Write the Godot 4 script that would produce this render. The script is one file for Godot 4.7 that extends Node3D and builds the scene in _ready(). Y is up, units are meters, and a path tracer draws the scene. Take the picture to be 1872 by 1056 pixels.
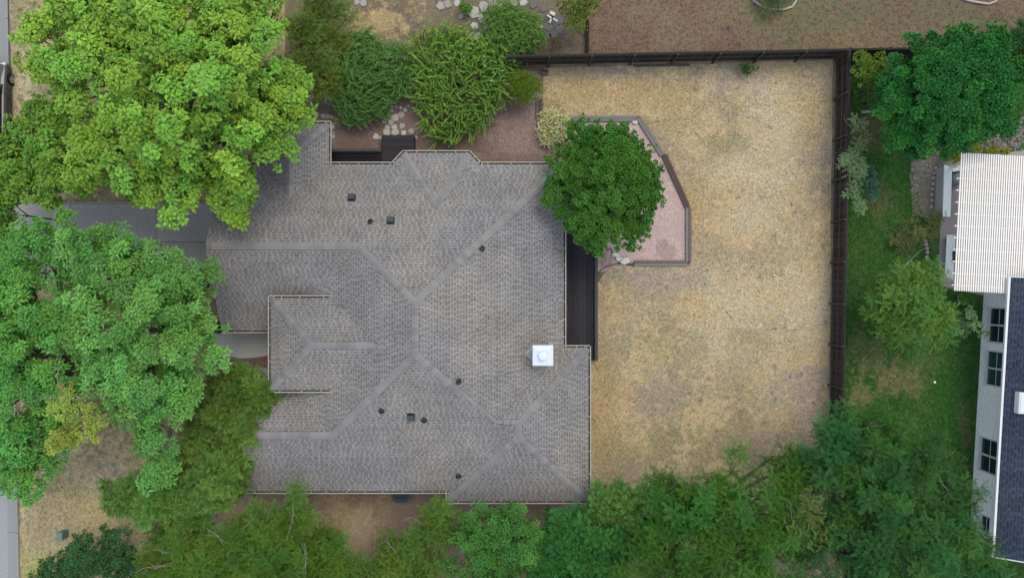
extends Node3D
# A house and its yards seen straight down from the air.
# Plan coordinates (u right, v down) on the survey grid are turned into metres by at(u, v, height).

const ALT := 42.0
const FOCAL := 1311.0
var rng := RandomNumberGenerator.new()
var used := {}
var grain: ImageTexture
var M := {}

# ------------------------------------------------------------------ helpers
func at(u: float, v: float, h := 0.0) -> Vector3:
	var k := (ALT - h) / FOCAL
	return Vector3((u - 936.0) * k, h, (v - 528.0) * k)

func numbered(n: String) -> String:
	if not used.has(n):
		used[n] = 0
		return n
	used[n] += 1
	return "%s_%03d" % [n, used[n]]

func tag(o: Node3D, label: String, category: String, group := "", kind := "") -> void:
	if label != "": o.set_meta("label", label)
	if category != "": o.set_meta("category", category)
	if group != "": o.set_meta("group", group)
	if kind != "": o.set_meta("kind", kind)

func thing(called: String, label: String, category: String, where := Vector3.ZERO, turn := 0.0, group := "") -> Node3D:
	var o := Node3D.new()
	o.name = numbered(called)
	add_child(o)
	o.position = where
	o.rotation.y = turn
	tag(o, label, category, group)
	return o

class MB:
	var v := PackedVector3Array()
	var n := PackedVector3Array()
	var c := PackedColorArray()
	var t := PackedVector2Array()
	var col := Color(1, 1, 1)
	var uvs := 1.0
	func tri(a: Vector3, b: Vector3, d: Vector3) -> void:
		var nn := (d - a).cross(b - a)
		if nn.length_squared() < 1e-16: return
		nn = nn.normalized()
		v.append(a); v.append(b); v.append(d)
		for i in 3:
			n.append(nn); c.append(col)
		t.append(Vector2(a.x, a.z)); t.append(Vector2(b.x, b.z)); t.append(Vector2(d.x, d.z))
	func quad(a: Vector3, b: Vector3, d: Vector3, e: Vector3) -> void:
		tri(a, b, d); tri(a, d, e)
	func fan(p: Array) -> void:
		for i in range(1, p.size() - 1): tri(p[0], p[i], p[i + 1])
	# box centred at o with half axes
	func obox(o: Vector3, x: Vector3, y: Vector3, z: Vector3) -> void:
		var p := []
		for k in 8:
			p.append(o + x * (1.0 if k & 1 else -1.0) + y * (1.0 if k & 2 else -1.0) + z * (1.0 if k & 4 else -1.0))
		for f in [[2, 6, 7, 3], [0, 1, 5, 4], [4, 5, 7, 6], [0, 2, 3, 1], [1, 3, 7, 5], [0, 4, 6, 2]]:
			var a: Vector3 = p[f[0]]; var b: Vector3 = p[f[1]]; var d: Vector3 = p[f[2]]; var e: Vector3 = p[f[3]]
			var nn := (d - a).cross(b - a)
			if nn.dot((a + d) * 0.5 - o) < 0: quad(a, e, d, b)
			else: quad(a, b, d, e)
	func box(o: Vector3, s: Vector3, turn := 0.0) -> void:
		var b := Basis(Vector3.UP, turn)
		obox(o, b.x * s.x * 0.5, b.y * s.y * 0.5, b.z * s.z * 0.5)
	# box with chamfered top edges
	func slab(o: Vector3, s: Vector3, ch := 0.01, turn := 0.0) -> void:
		var b := Basis(Vector3.UP, turn)
		var hx := s.x * 0.5; var hz := s.z * 0.5; var hy := s.y * 0.5
		var lv := [[-hy, 0.0], [hy - ch, 0.0], [hy, ch]]
		var rings := []
		for l in lv:
			var r := []
			for q in [[-1, -1], [1, -1], [1, 1], [-1, 1]]:
				r.append(o + b * Vector3(q[0] * (hx - l[1]), l[0], q[1] * (hz - l[1])))
			rings.append(r)
		for i in 2:
			for j in 4:
				var k := (j + 1) % 4
				quad(rings[i][j], rings[i][k], rings[i + 1][k], rings[i + 1][j])
		quad(rings[2][0], rings[2][1], rings[2][2], rings[2][3])
	func bar(a: Vector3, b: Vector3, w: float, h: float, up := Vector3.UP) -> void:
		var z := (b - a) * 0.5
		var zn := z.normalized()
		var x := up.cross(zn)
		if x.length() < 0.01: x = Vector3.RIGHT
		x = x.normalized()
		obox((a + b) * 0.5, x * w * 0.5, zn.cross(x) * h * 0.5, z)
	func tube(pts: Array, rads: Array, sides := 6, cap := true) -> void:
		var rings := []
		for i in pts.size():
			var d: Vector3 = (pts[min(i + 1, pts.size() - 1)] - pts[max(i - 1, 0)]).normalized()
			var x := d.cross(Vector3(0.31, 0.2, 0.93)).normalized()
			var y := d.cross(x)
			var r := []
			for s in sides:
				var an := TAU * s / sides
				r.append(pts[i] + (x * cos(an) + y * sin(an)) * rads[i])
			rings.append(r)
		for i in pts.size() - 1:
			for s in sides:
				var k := (s + 1) % sides
				quad(rings[i][s], rings[i][k], rings[i + 1][k], rings[i + 1][s])
		if cap:
			var e: Array = rings[pts.size() - 1]
			var f := e.duplicate(); f.reverse()
			fan(f)
	func lathe(o: Vector3, prof: Array, sides := 16, axis := Basis.IDENTITY) -> void:
		for i in prof.size() - 1:
			for s in sides:
				var a0 := TAU * s / sides; var a1 := TAU * (s + 1) / sides
				var p := func(q: Vector2, an: float) -> Vector3: return o + axis * Vector3(cos(an) * q.x, q.y, sin(an) * q.x)
				quad(p.call(prof[i], a0), p.call(prof[i], a1), p.call(prof[i + 1], a1), p.call(prof[i + 1], a0))
	func prism(poly: Array, y0: float, y1: float, ch := 0.0) -> void:   # poly of Vector2(x, z), any winding
		var pts := PackedVector2Array(poly)
		if not Geometry2D.is_polygon_clockwise(pts): pts.reverse()
		var idx := Geometry2D.triangulate_polygon(pts)
		var cen := Vector2.ZERO
		for q in pts: cen += q
		cen /= pts.size()
		var top := []
		for q in pts:
			top.append(q + (cen - q).normalized() * ch)
		for i in range(0, idx.size(), 3):
			var a: Vector2 = top[idx[i]]; var b: Vector2 = top[idx[i + 1]]; var d: Vector2 = top[idx[i + 2]]
			if (b - a).cross(d - a) < 0:
				var s := b; b = d; d = s
			tri(Vector3(a.x, y1, a.y), Vector3(b.x, y1, b.y), Vector3(d.x, y1, d.y))
		for i in pts.size():
			var j := (i + 1) % pts.size()
			var a := Vector3(pts[i].x, y0, pts[i].y); var b := Vector3(pts[j].x, y0, pts[j].y)
			var ta := Vector3(top[i].x, y1, top[i].y); var tb := Vector3(top[j].x, y1, top[j].y)
			var am := Vector3(pts[i].x, y1 - ch, pts[i].y); var bm := Vector3(pts[j].x, y1 - ch, pts[j].y)
			quad(b, a, am, bm)
			if ch > 0: quad(bm, am, ta, tb)
	func mesh() -> ArrayMesh:
		var a := []
		a.resize(Mesh.ARRAY_MAX)
		a[Mesh.ARRAY_VERTEX] = v
		a[Mesh.ARRAY_NORMAL] = n
		a[Mesh.ARRAY_COLOR] = c
		a[Mesh.ARRAY_TEX_UV] = t
		var m := ArrayMesh.new()
		m.add_surface_from_arrays(Mesh.PRIMITIVE_TRIANGLES, a)
		return m

func put(called: String, mesh: Mesh, mat: Material, parent: Node3D = null) -> MeshInstance3D:
	var o := MeshInstance3D.new()
	o.mesh = mesh
	o.material_override = mat
	if parent == null:
		o.name = numbered(called)
		add_child(o)
	else:
		o.name = called
		parent.add_child(o, true)
	return o

func mat(lin: Color, rough := 0.8, textured := true, metal := 0.0, scale := 1.2) -> StandardMaterial3D:
	var m := StandardMaterial3D.new()
	m.albedo_color = lin.linear_to_srgb()
	m.roughness = rough
	m.metallic = metal
	m.metallic_specular = 0.5 if rough < 0.6 else 0.2
	if textured:
		m.albedo_texture = grain
		m.uv1_triplanar = true
		m.uv1_world_triplanar = true
		m.uv1_scale = Vector3.ONE * scale
	return m

func vmat(rough := 0.85, textured := false, scale := 1.2) -> StandardMaterial3D:
	var m := mat(Color(1, 1, 1), rough, textured, 0.0, scale)
	m.vertex_color_use_as_albedo = true
	return m

func rr(a: float, b: float) -> float:
	return rng.randf_range(a, b)

func jit(c: Color, s: float) -> Color:
	var k := rr(1.0 - s, 1.0 + s)
	return Color(c.r * k * rr(0.97, 1.03), c.g * k, c.b * k * rr(0.95, 1.05))

func make_grain() -> void:
	var n := FastNoiseLite.new()
	n.seed = 5; n.frequency = 0.05; n.fractal_octaves = 5; n.fractal_gain = 0.7
	var a := n.get_seamless_image(512, 512)
	var d := a.get_data()
	var o := PackedByteArray()
	o.resize(512 * 512 * 3)
	rng.seed = 3
	for i in 512 * 512:
		var x := int(clampf(206.0 + (d[i] - 128) * 0.34 + rng.randf_range(-14, 14), 150, 255))
		o[i * 3] = x; o[i * 3 + 1] = x; o[i * 3 + 2] = x
	var im := Image.create_from_data(512, 512, false, Image.FORMAT_RGB8, o)
	im.generate_mipmaps()
	grain = ImageTexture.create_from_image(im)

# ------------------------------------------------------------------ ground textures
class Zone:
	var x0: float
	var z0: float
	var w: float
	var h: float
	var im: Image
	var mat: StandardMaterial3D

# cols: [main, second, fleck]; patches: [u, v, ru, rv, colour, strength]
func zone_tex(u0: float, v0: float, u1: float, v1: float, res: float, cols: Array, patches: Array, sd: int, grit := 0.22, fibre := 0.0) -> Zone:
	var z := Zone.new()
	var a := at(u0, v0); var b := at(u1, v1)
	z.x0 = a.x; z.z0 = a.z; z.w = b.x - a.x; z.h = b.z - a.z
	var W := mini(2000, int(z.w / res)); var H := mini(2000, int(z.h / res))
	var N := W * H
	var ns := []
	for q in [[0.34, 4], [1.6, 4], [8.0, 3]]:
		var f := FastNoiseLite.new()
		f.seed = sd + int(q[0] * 10.0)
		f.frequency = q[0] * res
		f.fractal_octaves = q[1]
		f.fractal_gain = 0.6
		var gi := f.get_image(W, H, false, false, true)
		gi.convert(Image.FORMAT_L8)
		ns.append(gi.get_data())
	var n1: PackedByteArray = ns[0]; var n2: PackedByteArray = ns[1]; var n3: PackedByteArray = ns[2]
	var R := PackedFloat32Array(); var G := PackedFloat32Array(); var B := PackedFloat32Array()
	R.resize(N); G.resize(N); B.resize(N)
	var c0: Color = cols[0]; var c1: Color = cols[1]; var c2: Color = cols[2]
	for i in N:
		var t := clampf((n1[i] * 0.6 + n2[i] * 0.4 - 100.0) / 56.0, 0.0, 1.0)
		var s := clampf((n2[i] * 0.5 + n3[i] * 0.5 - 138.0) / 40.0, 0.0, 0.6)
		var r := c0.r + (c1.r - c0.r) * t; var g := c0.g + (c1.g - c0.g) * t; var bb := c0.b + (c1.b - c0.b) * t
		R[i] = r + (c2.r - r) * s; G[i] = g + (c2.g - g) * s; B[i] = bb + (c2.b - bb) * s
	for p in patches:
		var pc := at(p[0], p[1])
		var cx: float = (pc.x - z.x0) / res; var cy: float = (pc.z - z.z0) / res
		var rx: float = p[2] * ALT / FOCAL / res; var ry: float = p[3] * ALT / FOCAL / res
		var pcx: Color = p[4]; var st: float = p[5]
		for y in range(maxi(0, int(cy - ry * 1.5)), mini(H, int(cy + ry * 1.5))):
			for x in range(maxi(0, int(cx - rx * 1.5)), mini(W, int(cx + rx * 1.5))):
				var dx := (x - cx) / rx; var dy := (y - cy) / ry
				var i := y * W + x
				var d := 1.25 - sqrt(dx * dx + dy * dy) + (n1[i] - 128) * 0.006 + (n2[i] - 128) * 0.0075 + (n3[i] - 128) * 0.006
				if d > 0.0:
					var s := minf(d * 1.3, 1.0) * st
					R[i] += (pcx.r - R[i]) * s; G[i] += (pcx.g - G[i]) * s; B[i] += (pcx.b - B[i]) * s
	var lut := PackedByteArray()
	lut.resize(1025)
	for i in 1025:
		lut[i] = int(clampf(Color(i / 1024.0, 0, 0).linear_to_srgb().r * 255.0 + 0.5, 0, 255))
	var o := PackedByteArray()
	o.resize(N * 3)
	rng.seed = sd
	for i in N:
		var k := 1.0 + (n3[i] - 128) * 0.0014 + rng.randf_range(-grit, grit)
		o[i * 3] = lut[int(clampf(R[i] * k, 0.0, 1.0) * 1024.0)]
		o[i * 3 + 1] = lut[int(clampf(G[i] * k, 0.0, 1.0) * 1024.0)]
		o[i * 3 + 2] = lut[int(clampf(B[i] * k, 0.0, 1.0) * 1024.0)]
	if fibre > 0.0:      # straw-like short strokes lying every way
		var cnt := int(N * fibre)
		for q in cnt:
			var x := rng.randf() * W; var y := rng.randf() * H
			var an := rng.randf() * TAU
			var ln := rng.randi_range(2, 6)
			var k := rng.randf_range(0.72, 1.34)
			for e in ln:
				var xi := int(x + cos(an) * e); var yi := int(y + sin(an) * e)
				if xi < 0 or yi < 0 or xi >= W or yi >= H: break
				var j := (yi * W + xi) * 3
				for ch in 3: o[j + ch] = int(clampf(o[j + ch] * (0.5 + 0.5 * k), 0, 255))
	z.im = Image.create_from_data(W, H, false, Image.FORMAT_RGB8, o)
	z.mat = StandardMaterial3D.new()
	z.mat.albedo_texture = ImageTexture.create_from_image(z.im)
	z.mat.roughness = 0.95
	return z

func zone_color(z: Zone, p: Vector3) -> Color:
	var x := clampi(int((p.x - z.x0) / z.w * z.im.get_width()), 0, z.im.get_width() - 1)
	var y := clampi(int((p.z - z.z0) / z.h * z.im.get_height()), 0, z.im.get_height() - 1)
	return z.im.get_pixel(x, y).srgb_to_linear()

func ragged(pts: Array, amount: float, step := 0.35) -> PackedVector2Array:
	var w := []
	for p in pts:
		var q := at(p[0], p[1])
		w.append(Vector2(q.x, q.z))
	var out := PackedVector2Array()
	for i in w.size():
		var a: Vector2 = w[i]; var b: Vector2 = w[(i + 1) % w.size()]
		var n := maxi(1, int(a.distance_to(b) / step)) if amount > 0 else 1
		for k in n:
			var q := a.lerp(b, float(k) / n)
			if k > 0: q += Vector2(rr(-1, 1), rr(-1, 1)) * amount
			out.append(q)
	return out

func sheet(called: String, pts: Array, y: float, z: Zone, m: Material, amount := 0.06, parent: Node3D = null) -> PackedVector2Array:
	var poly := ragged(pts, amount)
	var b := MB.new()
	var idx := Geometry2D.triangulate_polygon(poly)
	if idx.is_empty(): print("triangulate failed: ", called)
	for i in range(0, idx.size(), 3):
		var p := []
		for k in 3: p.append(Vector3(poly[idx[i + k]].x, y, poly[idx[i + k]].y))
		if (p[2] - p[0]).cross(p[1] - p[0]).y < 0: p = [p[0], p[2], p[1]]
		b.tri(p[0], p[1], p[2])
	if z:
		for i in b.t.size():
			b.t[i] = Vector2((b.t[i].x - z.x0) / z.w, (b.t[i].y - z.z0) / z.h)
	var o := put(called, b.mesh(), z.mat if z else m, parent)
	o.set_meta("kind", "structure")
	return poly

func multi(called: String, mesh: Mesh, m: Material, xf: Array, cols: Array, parent: Node3D) -> MultiMeshInstance3D:
	var mm := MultiMesh.new()
	mm.transform_format = MultiMesh.TRANSFORM_3D
	mm.use_colors = true
	mm.mesh = mesh
	mm.instance_count = xf.size()
	for i in xf.size():
		mm.set_instance_transform(i, xf[i])
		mm.set_instance_color(i, cols[i])
	var o := MultiMeshInstance3D.new()
	o.multimesh = mm
	o.material_override = m
	if parent:
		o.name = called
		parent.add_child(o, true)
		o.set_meta("kind", "stuff")
	else:
		o.name = numbered(called)
		add_child(o)
	return o

# grass tufts as stuff on a lawn, coloured like the turf below them
func scatter_grass(called: String, label: String, poly: PackedVector2Array, z: Zone, per_m2: float, tuft: Mesh, y: float, smin: float, smax: float, gain := 1.0, holes := []) -> void:
	var lo := poly[0]; var hi := poly[0]
	for p in poly:
		lo = lo.min(p); hi = hi.max(p)
	var xf := []; var cols := []
	var n := int((hi.x - lo.x) * (hi.y - lo.y) * per_m2)
	for i in n:
		var p := Vector2(rr(lo.x, hi.x), rr(lo.y, hi.y))
		if not Geometry2D.is_point_in_polygon(p, poly): continue
		var skip := false
		for hpoly in holes:
			if Geometry2D.is_point_in_polygon(p, hpoly): skip = true
		if skip: continue
		var q := Vector3(p.x, y, p.y)
		xf.append(Transform3D(Basis(Vector3.UP, rr(0, TAU)).scaled(Vector3.ONE * rr(smin, smax)), q))
		var c := zone_color(z, q)
		cols.append(jit(Color(c.r * gain, c.g * gain, c.b * gain), 0.05))
	var o := multi(called, tuft, M.leaf, xf, cols, null)
	tag(o, label, "grass", "", "stuff")

# ------------------------------------------------------------------ leaves
func leaf(b: MB, o: Vector3, d: Vector3, up: Vector3, ln: float, w: float, droop: float) -> void:
	var s := d.cross(up).normalized()
	if s.length() < 0.1: s = Vector3.RIGHT
	var nrm := s.cross(d).normalized()
	var m := o + d * ln * 0.5 + nrm * ln * 0.06
	var tip := o + d * ln - Vector3.UP * droop * ln
	var l := m + s * w * 0.5 - nrm * w * 0.12
	var r := m - s * w * 0.5 - nrm * w * 0.12
	b.tri(o, l, m); b.tri(o, m, r); b.tri(l, tip, m); b.tri(m, tip, r)

func thin_leaf(b: MB, o: Vector3, d: Vector3, ln: float, w: float, up := Vector3.UP) -> void:
	var s := d.cross(up).normalized()
	if s.length() < 0.1: s = Vector3.RIGHT
	b.tri(o - s * w * 0.3, o + d * ln * 0.55 + s * w * 0.5, o + d * ln)
	b.tri(o - s * w * 0.3, o + d * ln, o + d * ln * 0.5 - s * w * 0.5)

# a rosette of leaves round a twig's end
func rosette(n: int, ln: float, w: float, e0: float, e1: float, droop: float, var_tone: float) -> Mesh:
	var b := MB.new()
	for i in n:
		var an := TAU * i * 0.382 + rr(-0.3, 0.3)
		var el := lerpf(e0, e1, float(i) / maxf(1, n - 1)) + rr(-0.12, 0.12)
		var d := Vector3(cos(an) * cos(el), sin(el), sin(an) * cos(el))
		var g := rr(1.0 - var_tone, 1.0 + var_tone)
		b.col = Color(g * rr(0.92, 1.08), g, g * rr(0.85, 1.15))
		leaf(b, d * ln * 0.12 + Vector3(0, 0.15 * ln * i / n, 0), d, Vector3.UP, ln * rr(0.75, 1.15), w * rr(0.8, 1.2), droop * rr(0.3, 1.3))
	return b.mesh()

# a few twigs with narrow leaflets in two rows
func frond(twigs: int, ln: float, pairs: int, lw: float, e0: float, e1: float) -> Mesh:
	var b := MB.new()
	for i in twigs:
		var an := TAU * i / twigs + rr(-0.4, 0.4)
		var el := rr(e0, e1)
		var d := Vector3(cos(an) * cos(el), sin(el), sin(an) * cos(el))
		var side := d.cross(Vector3.UP).normalized()
		var p := Vector3.ZERO
		var g := rr(0.8, 1.2)
		for k in pairs:
			p += d * ln / pairs
			d = (d + Vector3(rr(-0.12, 0.12), rr(-0.12, 0.04), rr(-0.12, 0.12))).normalized()
			for s in [-1, 1]:
				b.col = Color(g * rr(0.85, 1.15), g * rr(0.9, 1.1), g * rr(0.8, 1.2))
				thin_leaf(b, p, (d * 0.75 + side * s * rr(0.6, 1.0) + Vector3.UP * rr(-0.1, 0.35)).normalized(), lw * rr(2.2, 3.6), lw)
		b.col = Color(g, g, g)
		thin_leaf(b, p, d, lw * 4.0, lw)
	return b.mesh()

# one long arching shoot dressed all round with short leaves
func shoot(ln: float, curl: float, lw: float, nodes: int, around: int, ll: float) -> Mesh:
	var b := MB.new()
	var p := Vector3.ZERO
	var d := Vector3(0, 1, 0.12).normalized()
	var side := Vector3(rr(-1, 1), 0, rr(-1, 1)).normalized()
	for k in nodes:
		var q := p + d * ln / nodes
		b.col = Color(0.9, 1.0, 0.8)
		b.quad(p - side * 0.012, p + side * 0.012, q + side * 0.01, q - side * 0.01)
		for j in around:
			var an := TAU * j / around + k * 0.9
			var x := d.cross(Vector3(0.3, 0.1, 0.9)).normalized()
			var y := d.cross(x)
			var dd := (d * 0.9 + (x * cos(an) + y * sin(an)) * 0.8).normalized()
			var g := rr(0.8, 1.25)
			b.col = Color(g * rr(0.9, 1.1), g, g * rr(0.8, 1.2))
			thin_leaf(b, q, dd, ll * rr(0.7, 1.2), lw, d)
		p = q
		d = (d + Vector3(side.x * curl, -absf(curl) * 0.35, side.z * curl) * rr(0.2, 1.3)).normalized()
	return b.mesh()

func tuft_mesh(n: int, ln: float, w: float, e0: float, e1: float) -> Mesh:
	var b := MB.new()
	for i in n:
		var an := rr(0, TAU); var el := rr(e0, e1)
		var d := Vector3(cos(an) * cos(el), sin(el), sin(an) * cos(el))
		var g := rr(0.88, 1.14)
		b.col = Color(g, g * rr(0.95, 1.05), g * rr(0.85, 1.1))
		var s := d.cross(Vector3.UP).normalized() * w * 0.5
		var o := Vector3(cos(an), 0, sin(an)) * ln * 0.1
		var m := o + d * ln * 0.6
		var tip := m + (d + Vector3(0, -0.6, 0)).normalized() * ln * 0.45
		b.tri(o - s, o + s, m); b.tri(m - s * 0.7, m + s * 0.7, tip)
	return b.mesh()

# ------------------------------------------------------------------ trees
# blobs: [u, v, radius in plan units, top height]
func tree(called: String, label: String, category: String, blobs: Array, spray: Array, color: Color, o := {}) -> Node3D:
	var lobe: float = o.get("lobe", 0.9)
	var dens: float = o.get("dens", 26.0)
	var smin: float = o.get("smin", 0.75)
	var smax: float = o.get("smax", 1.25)
	var tone: float = o.get("tone", 0.22)
	var squash: float = o.get("squash", 0.7)
	var base_n := Vector3.ZERO
	var wsum := 0.0
	var balls := []
	for q in blobs:
		var k: float = (ALT - q[3] * 0.85) / FOCAL
		var r: float = maxf(q[2] * k - lobe * 0.4, q[2] * k * 0.55)
		var vr: float = minf(r * squash, q[3] * 0.55)
		var c := at(q[0], q[1], q[3] * 0.85)
		c.y = q[3] - vr
		balls.append([c, r, vr])
		base_n += c * r; wsum += r
	base_n /= wsum
	var foot: Vector3 = o.get("foot", Vector3(base_n.x, 0, base_n.z))
	foot.y = 0
	var root := thing(called, label, category, foot, 0.0, o.get("group", ""))
	# limbs
	var tb := MB.new()
	var top_h := base_n.y * 0.55
	var tr: float = o.get("trunk", clampf(wsum * 0.012, 0.05, 0.3))
	var lean := Vector3(rr(-0.2, 0.2), 0, rr(-0.2, 0.2))
	var fork := Vector3(0, top_h, 0) + lean
	tb.tube([Vector3(0, -0.05, 0), Vector3(0, 0.25, 0), lean * 0.5 + Vector3(0, top_h * 0.5, 0), fork], [tr * 1.5, tr * 1.1, tr, tr * 0.85], 8, false)
	var gaps := FastNoiseLite.new()
	gaps.seed = 17
	gaps.frequency = float(o.get("gap_scale", 0.34)) / lobe * 0.62
	gaps.fractal_octaves = 2
	var groups := []
	for s in spray.size(): groups.append([[], []])
	for ball in balls:
		var c: Vector3 = ball[0]; var r: float = ball[1]; var vr: float = ball[2]
		var cl := c - foot
		var mid := fork.lerp(cl, 0.5) + Vector3(rr(-0.3, 0.3), rr(-0.1, 0.3), rr(-0.3, 0.3))
		tb.tube([fork, mid, cl], [tr * 0.7, tr * 0.45, tr * 0.22], 6, false)
		var nl := int(ceil(pow(r / lobe, 2) * o.get("fill", 1.2))) + 2
		var n_in := int(nl * float(o.get("inner", 0.45)))
		for i in nl + n_in:
			var inner := i >= nl
			var fi := (i - nl + 0.5) / n_in if inner else (i + 0.5) / nl
			var an := i * 2.39996 + rr(-0.5, 0.5)
			var f := sqrt(fi)
			var hy := sqrt(maxf(0.0, 1.0 - f * f))
			if not inner and f > 0.8 and rng.randf() < 0.3: hy = -0.35
			var sc := rr(0.3, 0.6) if inner else rr(0.84, 1.03)
			var q := cl + Vector3(cos(an) * f * r * (0.85 if inner else sc), hy * vr * (sc - 0.1 if inner else rr(0.7, 1.1)), sin(an) * f * r * (0.85 if inner else sc))
			q.y = maxf(q.y, 0.3)
			if not inner and gaps.get_noise_3dv(q + foot) < float(o.get("gap", -0.14)): continue
			var lr := lobe * rr(0.6, 1.2)
			if rng.randf() < 0.5:
				tb.tube([mid.lerp(cl, 0.6), q], [tr * 0.25, tr * 0.08], 4, false)
			var tint := jit(color, tone)
			var warm := rr(-1, 1) * float(o.get("hue", 0.12))
			tint = Color(tint.r * (1.0 + warm), tint.g, tint.b * (1.0 - warm))
			# each bough is stretched outwards along its branch
			var ax := Vector3(q.x - fork.x, 0.25 * r, q.z - fork.z).normalized()
			ax = (ax + Vector3(rr(-1, 1), rr(-0.3, 0.6), rr(-1, 1)) * 0.55).normalized()
			var stretch := float(o.get("stretch", 1.35))
			var ns := int(dens * lr * lr * (0.6 if inner else 1.0)) + 3
			for j in ns:
				var dd := Vector3(rng.randfn(), rng.randfn(), rng.randfn()).normalized()
				if dd.y < -0.2: dd.y = -dd.y
				var off := Vector3(dd.x, dd.y * 0.75, dd.z) * lr * rr(0.6, 1.0)
				off = off * (1.0 / sqrt(stretch)) + ax * off.dot(ax) * (stretch - 1.0 / sqrt(stretch))
				var pp := q + off
				if pp.y < 0.12: continue
				var up := (dd * 0.75 + Vector3.UP * float(o.get("up", 0.7)) + Vector3(rr(-1, 1), rr(-1, 1), rr(-1, 1)) * 0.28).normalized()
				var bx := up.cross(Vector3(rr(-1, 1), rr(-1, 1), rr(-1, 1))).normalized()
				var bs := Basis(bx, up, bx.cross(up)).scaled(Vector3.ONE * rr(smin, smax))
				var g := rng.randi() % spray.size()
				groups[g][0].append(Transform3D(bs, pp))
				groups[g][1].append(jit(tint, 0.12))
	put("trunk", tb.mesh(), o.get("bark", M.bark), root)
	# stray bare twigs that stand out of the crown
	for i in int(o.get("bare", 0)):
		var ball: Array = balls[rng.randi() % balls.size()]
		var an := rr(0, TAU); var f := rr(0.1, 0.8)
		var p: Vector3 = ball[0] - foot + Vector3(cos(an) * f * ball[1], 0.55 * ball[2], sin(an) * f * ball[1])
		var d := Vector3(cos(an + rr(-1, 1)), rr(0.35, 0.8), sin(an + rr(-1, 1))).normalized()
		var bs2: float = o.get("twig", 1.0)
		var pts := [p]; var rad := [0.03 * bs2]
		var bm := MB.new()
		for k in 4:
			p = p + d * rr(0.3, 0.5) * bs2
			d = (d + Vector3(rr(-0.35, 0.35), rr(-0.25, 0.2), rr(-0.35, 0.35))).normalized()
			pts.append(p); rad.append((0.027 - 0.006 * k) * bs2)
			if k > 0:
				bm.tube([p, p + (d + Vector3(rr(-0.9, 0.9), rr(-0.1, 0.4), rr(-0.9, 0.9))).normalized() * rr(0.3, 0.6) * bs2], [0.014 * bs2, 0.006 * bs2], 4, false)
		bm.tube(pts, rad, 5)
		put("bare_branch", bm.mesh(), M.bare, root)
	for s in spray.size():
		if groups[s][0].size() > 0:
			multi("crown", spray[s], M.leaf, groups[s][0], groups[s][1], root)
	return root

# a shrub of long shoots springing from its foot
func shoot_shrub(called: String, label: String, u: float, v: float, r: float, h: float, n: int, shoots: Array, color: Color, o := {}) -> Node3D:
	var foot := at(u, v, h * 0.5)
	foot.y = 0
	var root := thing(called, label, "shrub", foot)
	var rad := r * (ALT - h * 0.5) / FOCAL
	var tb := MB.new()
	var groups := []
	for s in shoots.size(): groups.append([[], []])
	for i in n:
		var an := rr(0, TAU)
		var f := sqrt(rng.randf())
		var out := Vector3(cos(an), 0, sin(an))
		var wob := 1.0 + 0.18 * sin(an * 3.0 + u) + 0.1 * sin(an * 7.0)
		var hh := h * (1.0 - 0.62 * f * f) * rr(0.55, 1.0)
		var p := out * rad * f * 0.82 * wob + Vector3(0, hh * 0.62, 0)
		if i < 26: tb.tube([Vector3(out.x * 0.15, -0.03, out.z * 0.15), p * 0.5 + Vector3(0, 0.1, 0), p], [0.05, 0.03, 0.012], 5, false)
		var up := (out * (0.15 + f * float(o.get("spread", 1.1))) + Vector3.UP * rr(0.5, 1.0) + Vector3(rr(-1, 1), 0, rr(-1, 1)) * 0.35).normalized()
		var bx := up.cross(out.rotated(Vector3.UP, rr(0.5, 2.5))).normalized()
		var sc := rr(0.6, 1.15) * float(o.get("size", 1.0))
		var g := rng.randi() % shoots.size()
		groups[g][0].append(Transform3D(Basis(bx, up, bx.cross(up)).scaled(Vector3.ONE * sc), p))
		var warm := rr(-0.15, 0.2)
		var c := jit(color, 0.25)
		groups[g][1].append(Color(c.r * (1 + warm), c.g, c.b * (1 - warm)))
	put("stem", tb.mesh(), M.bark, root)
	for s in shoots.size():
		multi("crown", shoots[s], M.leaf, groups[s][0], groups[s][1], root)
	return root

# ------------------------------------------------------------------ roofs
class Slope:
	var o: Vector3
	var u: Vector3
	var v: Vector3
	var n: Vector3
	func p(q: Vector2, lift := 0.0) -> Vector3: return o + u * q.x + v * q.y + n * lift

# pts: plan points (x, z); the first two lie on the eave at height he
func slope_frame(a: Vector2, b: Vector2, he: float, inside: Vector2, pitch: float) -> Slope:
	var s := Slope.new()
	s.o = Vector3(a.x, he, a.y)
	var e := (b - a).normalized()
	var n2 := Vector2(-e.y, e.x)
	if n2.dot(inside - a) < 0: n2 = -n2
	s.u = Vector3(e.x, 0, e.y)
	s.v = Vector3(n2.x, pitch, n2.y).normalized()
	s.n = s.u.cross(s.v)
	if s.n.y < 0: s.n = -s.n
	s.n = s.n.normalized()
	return s

func flat_poly(b: MB, p: Array, nrm: Vector3) -> void:
	var q := p.duplicate()
	if (q[2] - q[0]).cross(q[1] - q[0]).dot(nrm) < 0: q.reverse()
	b.fan(q)

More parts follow.
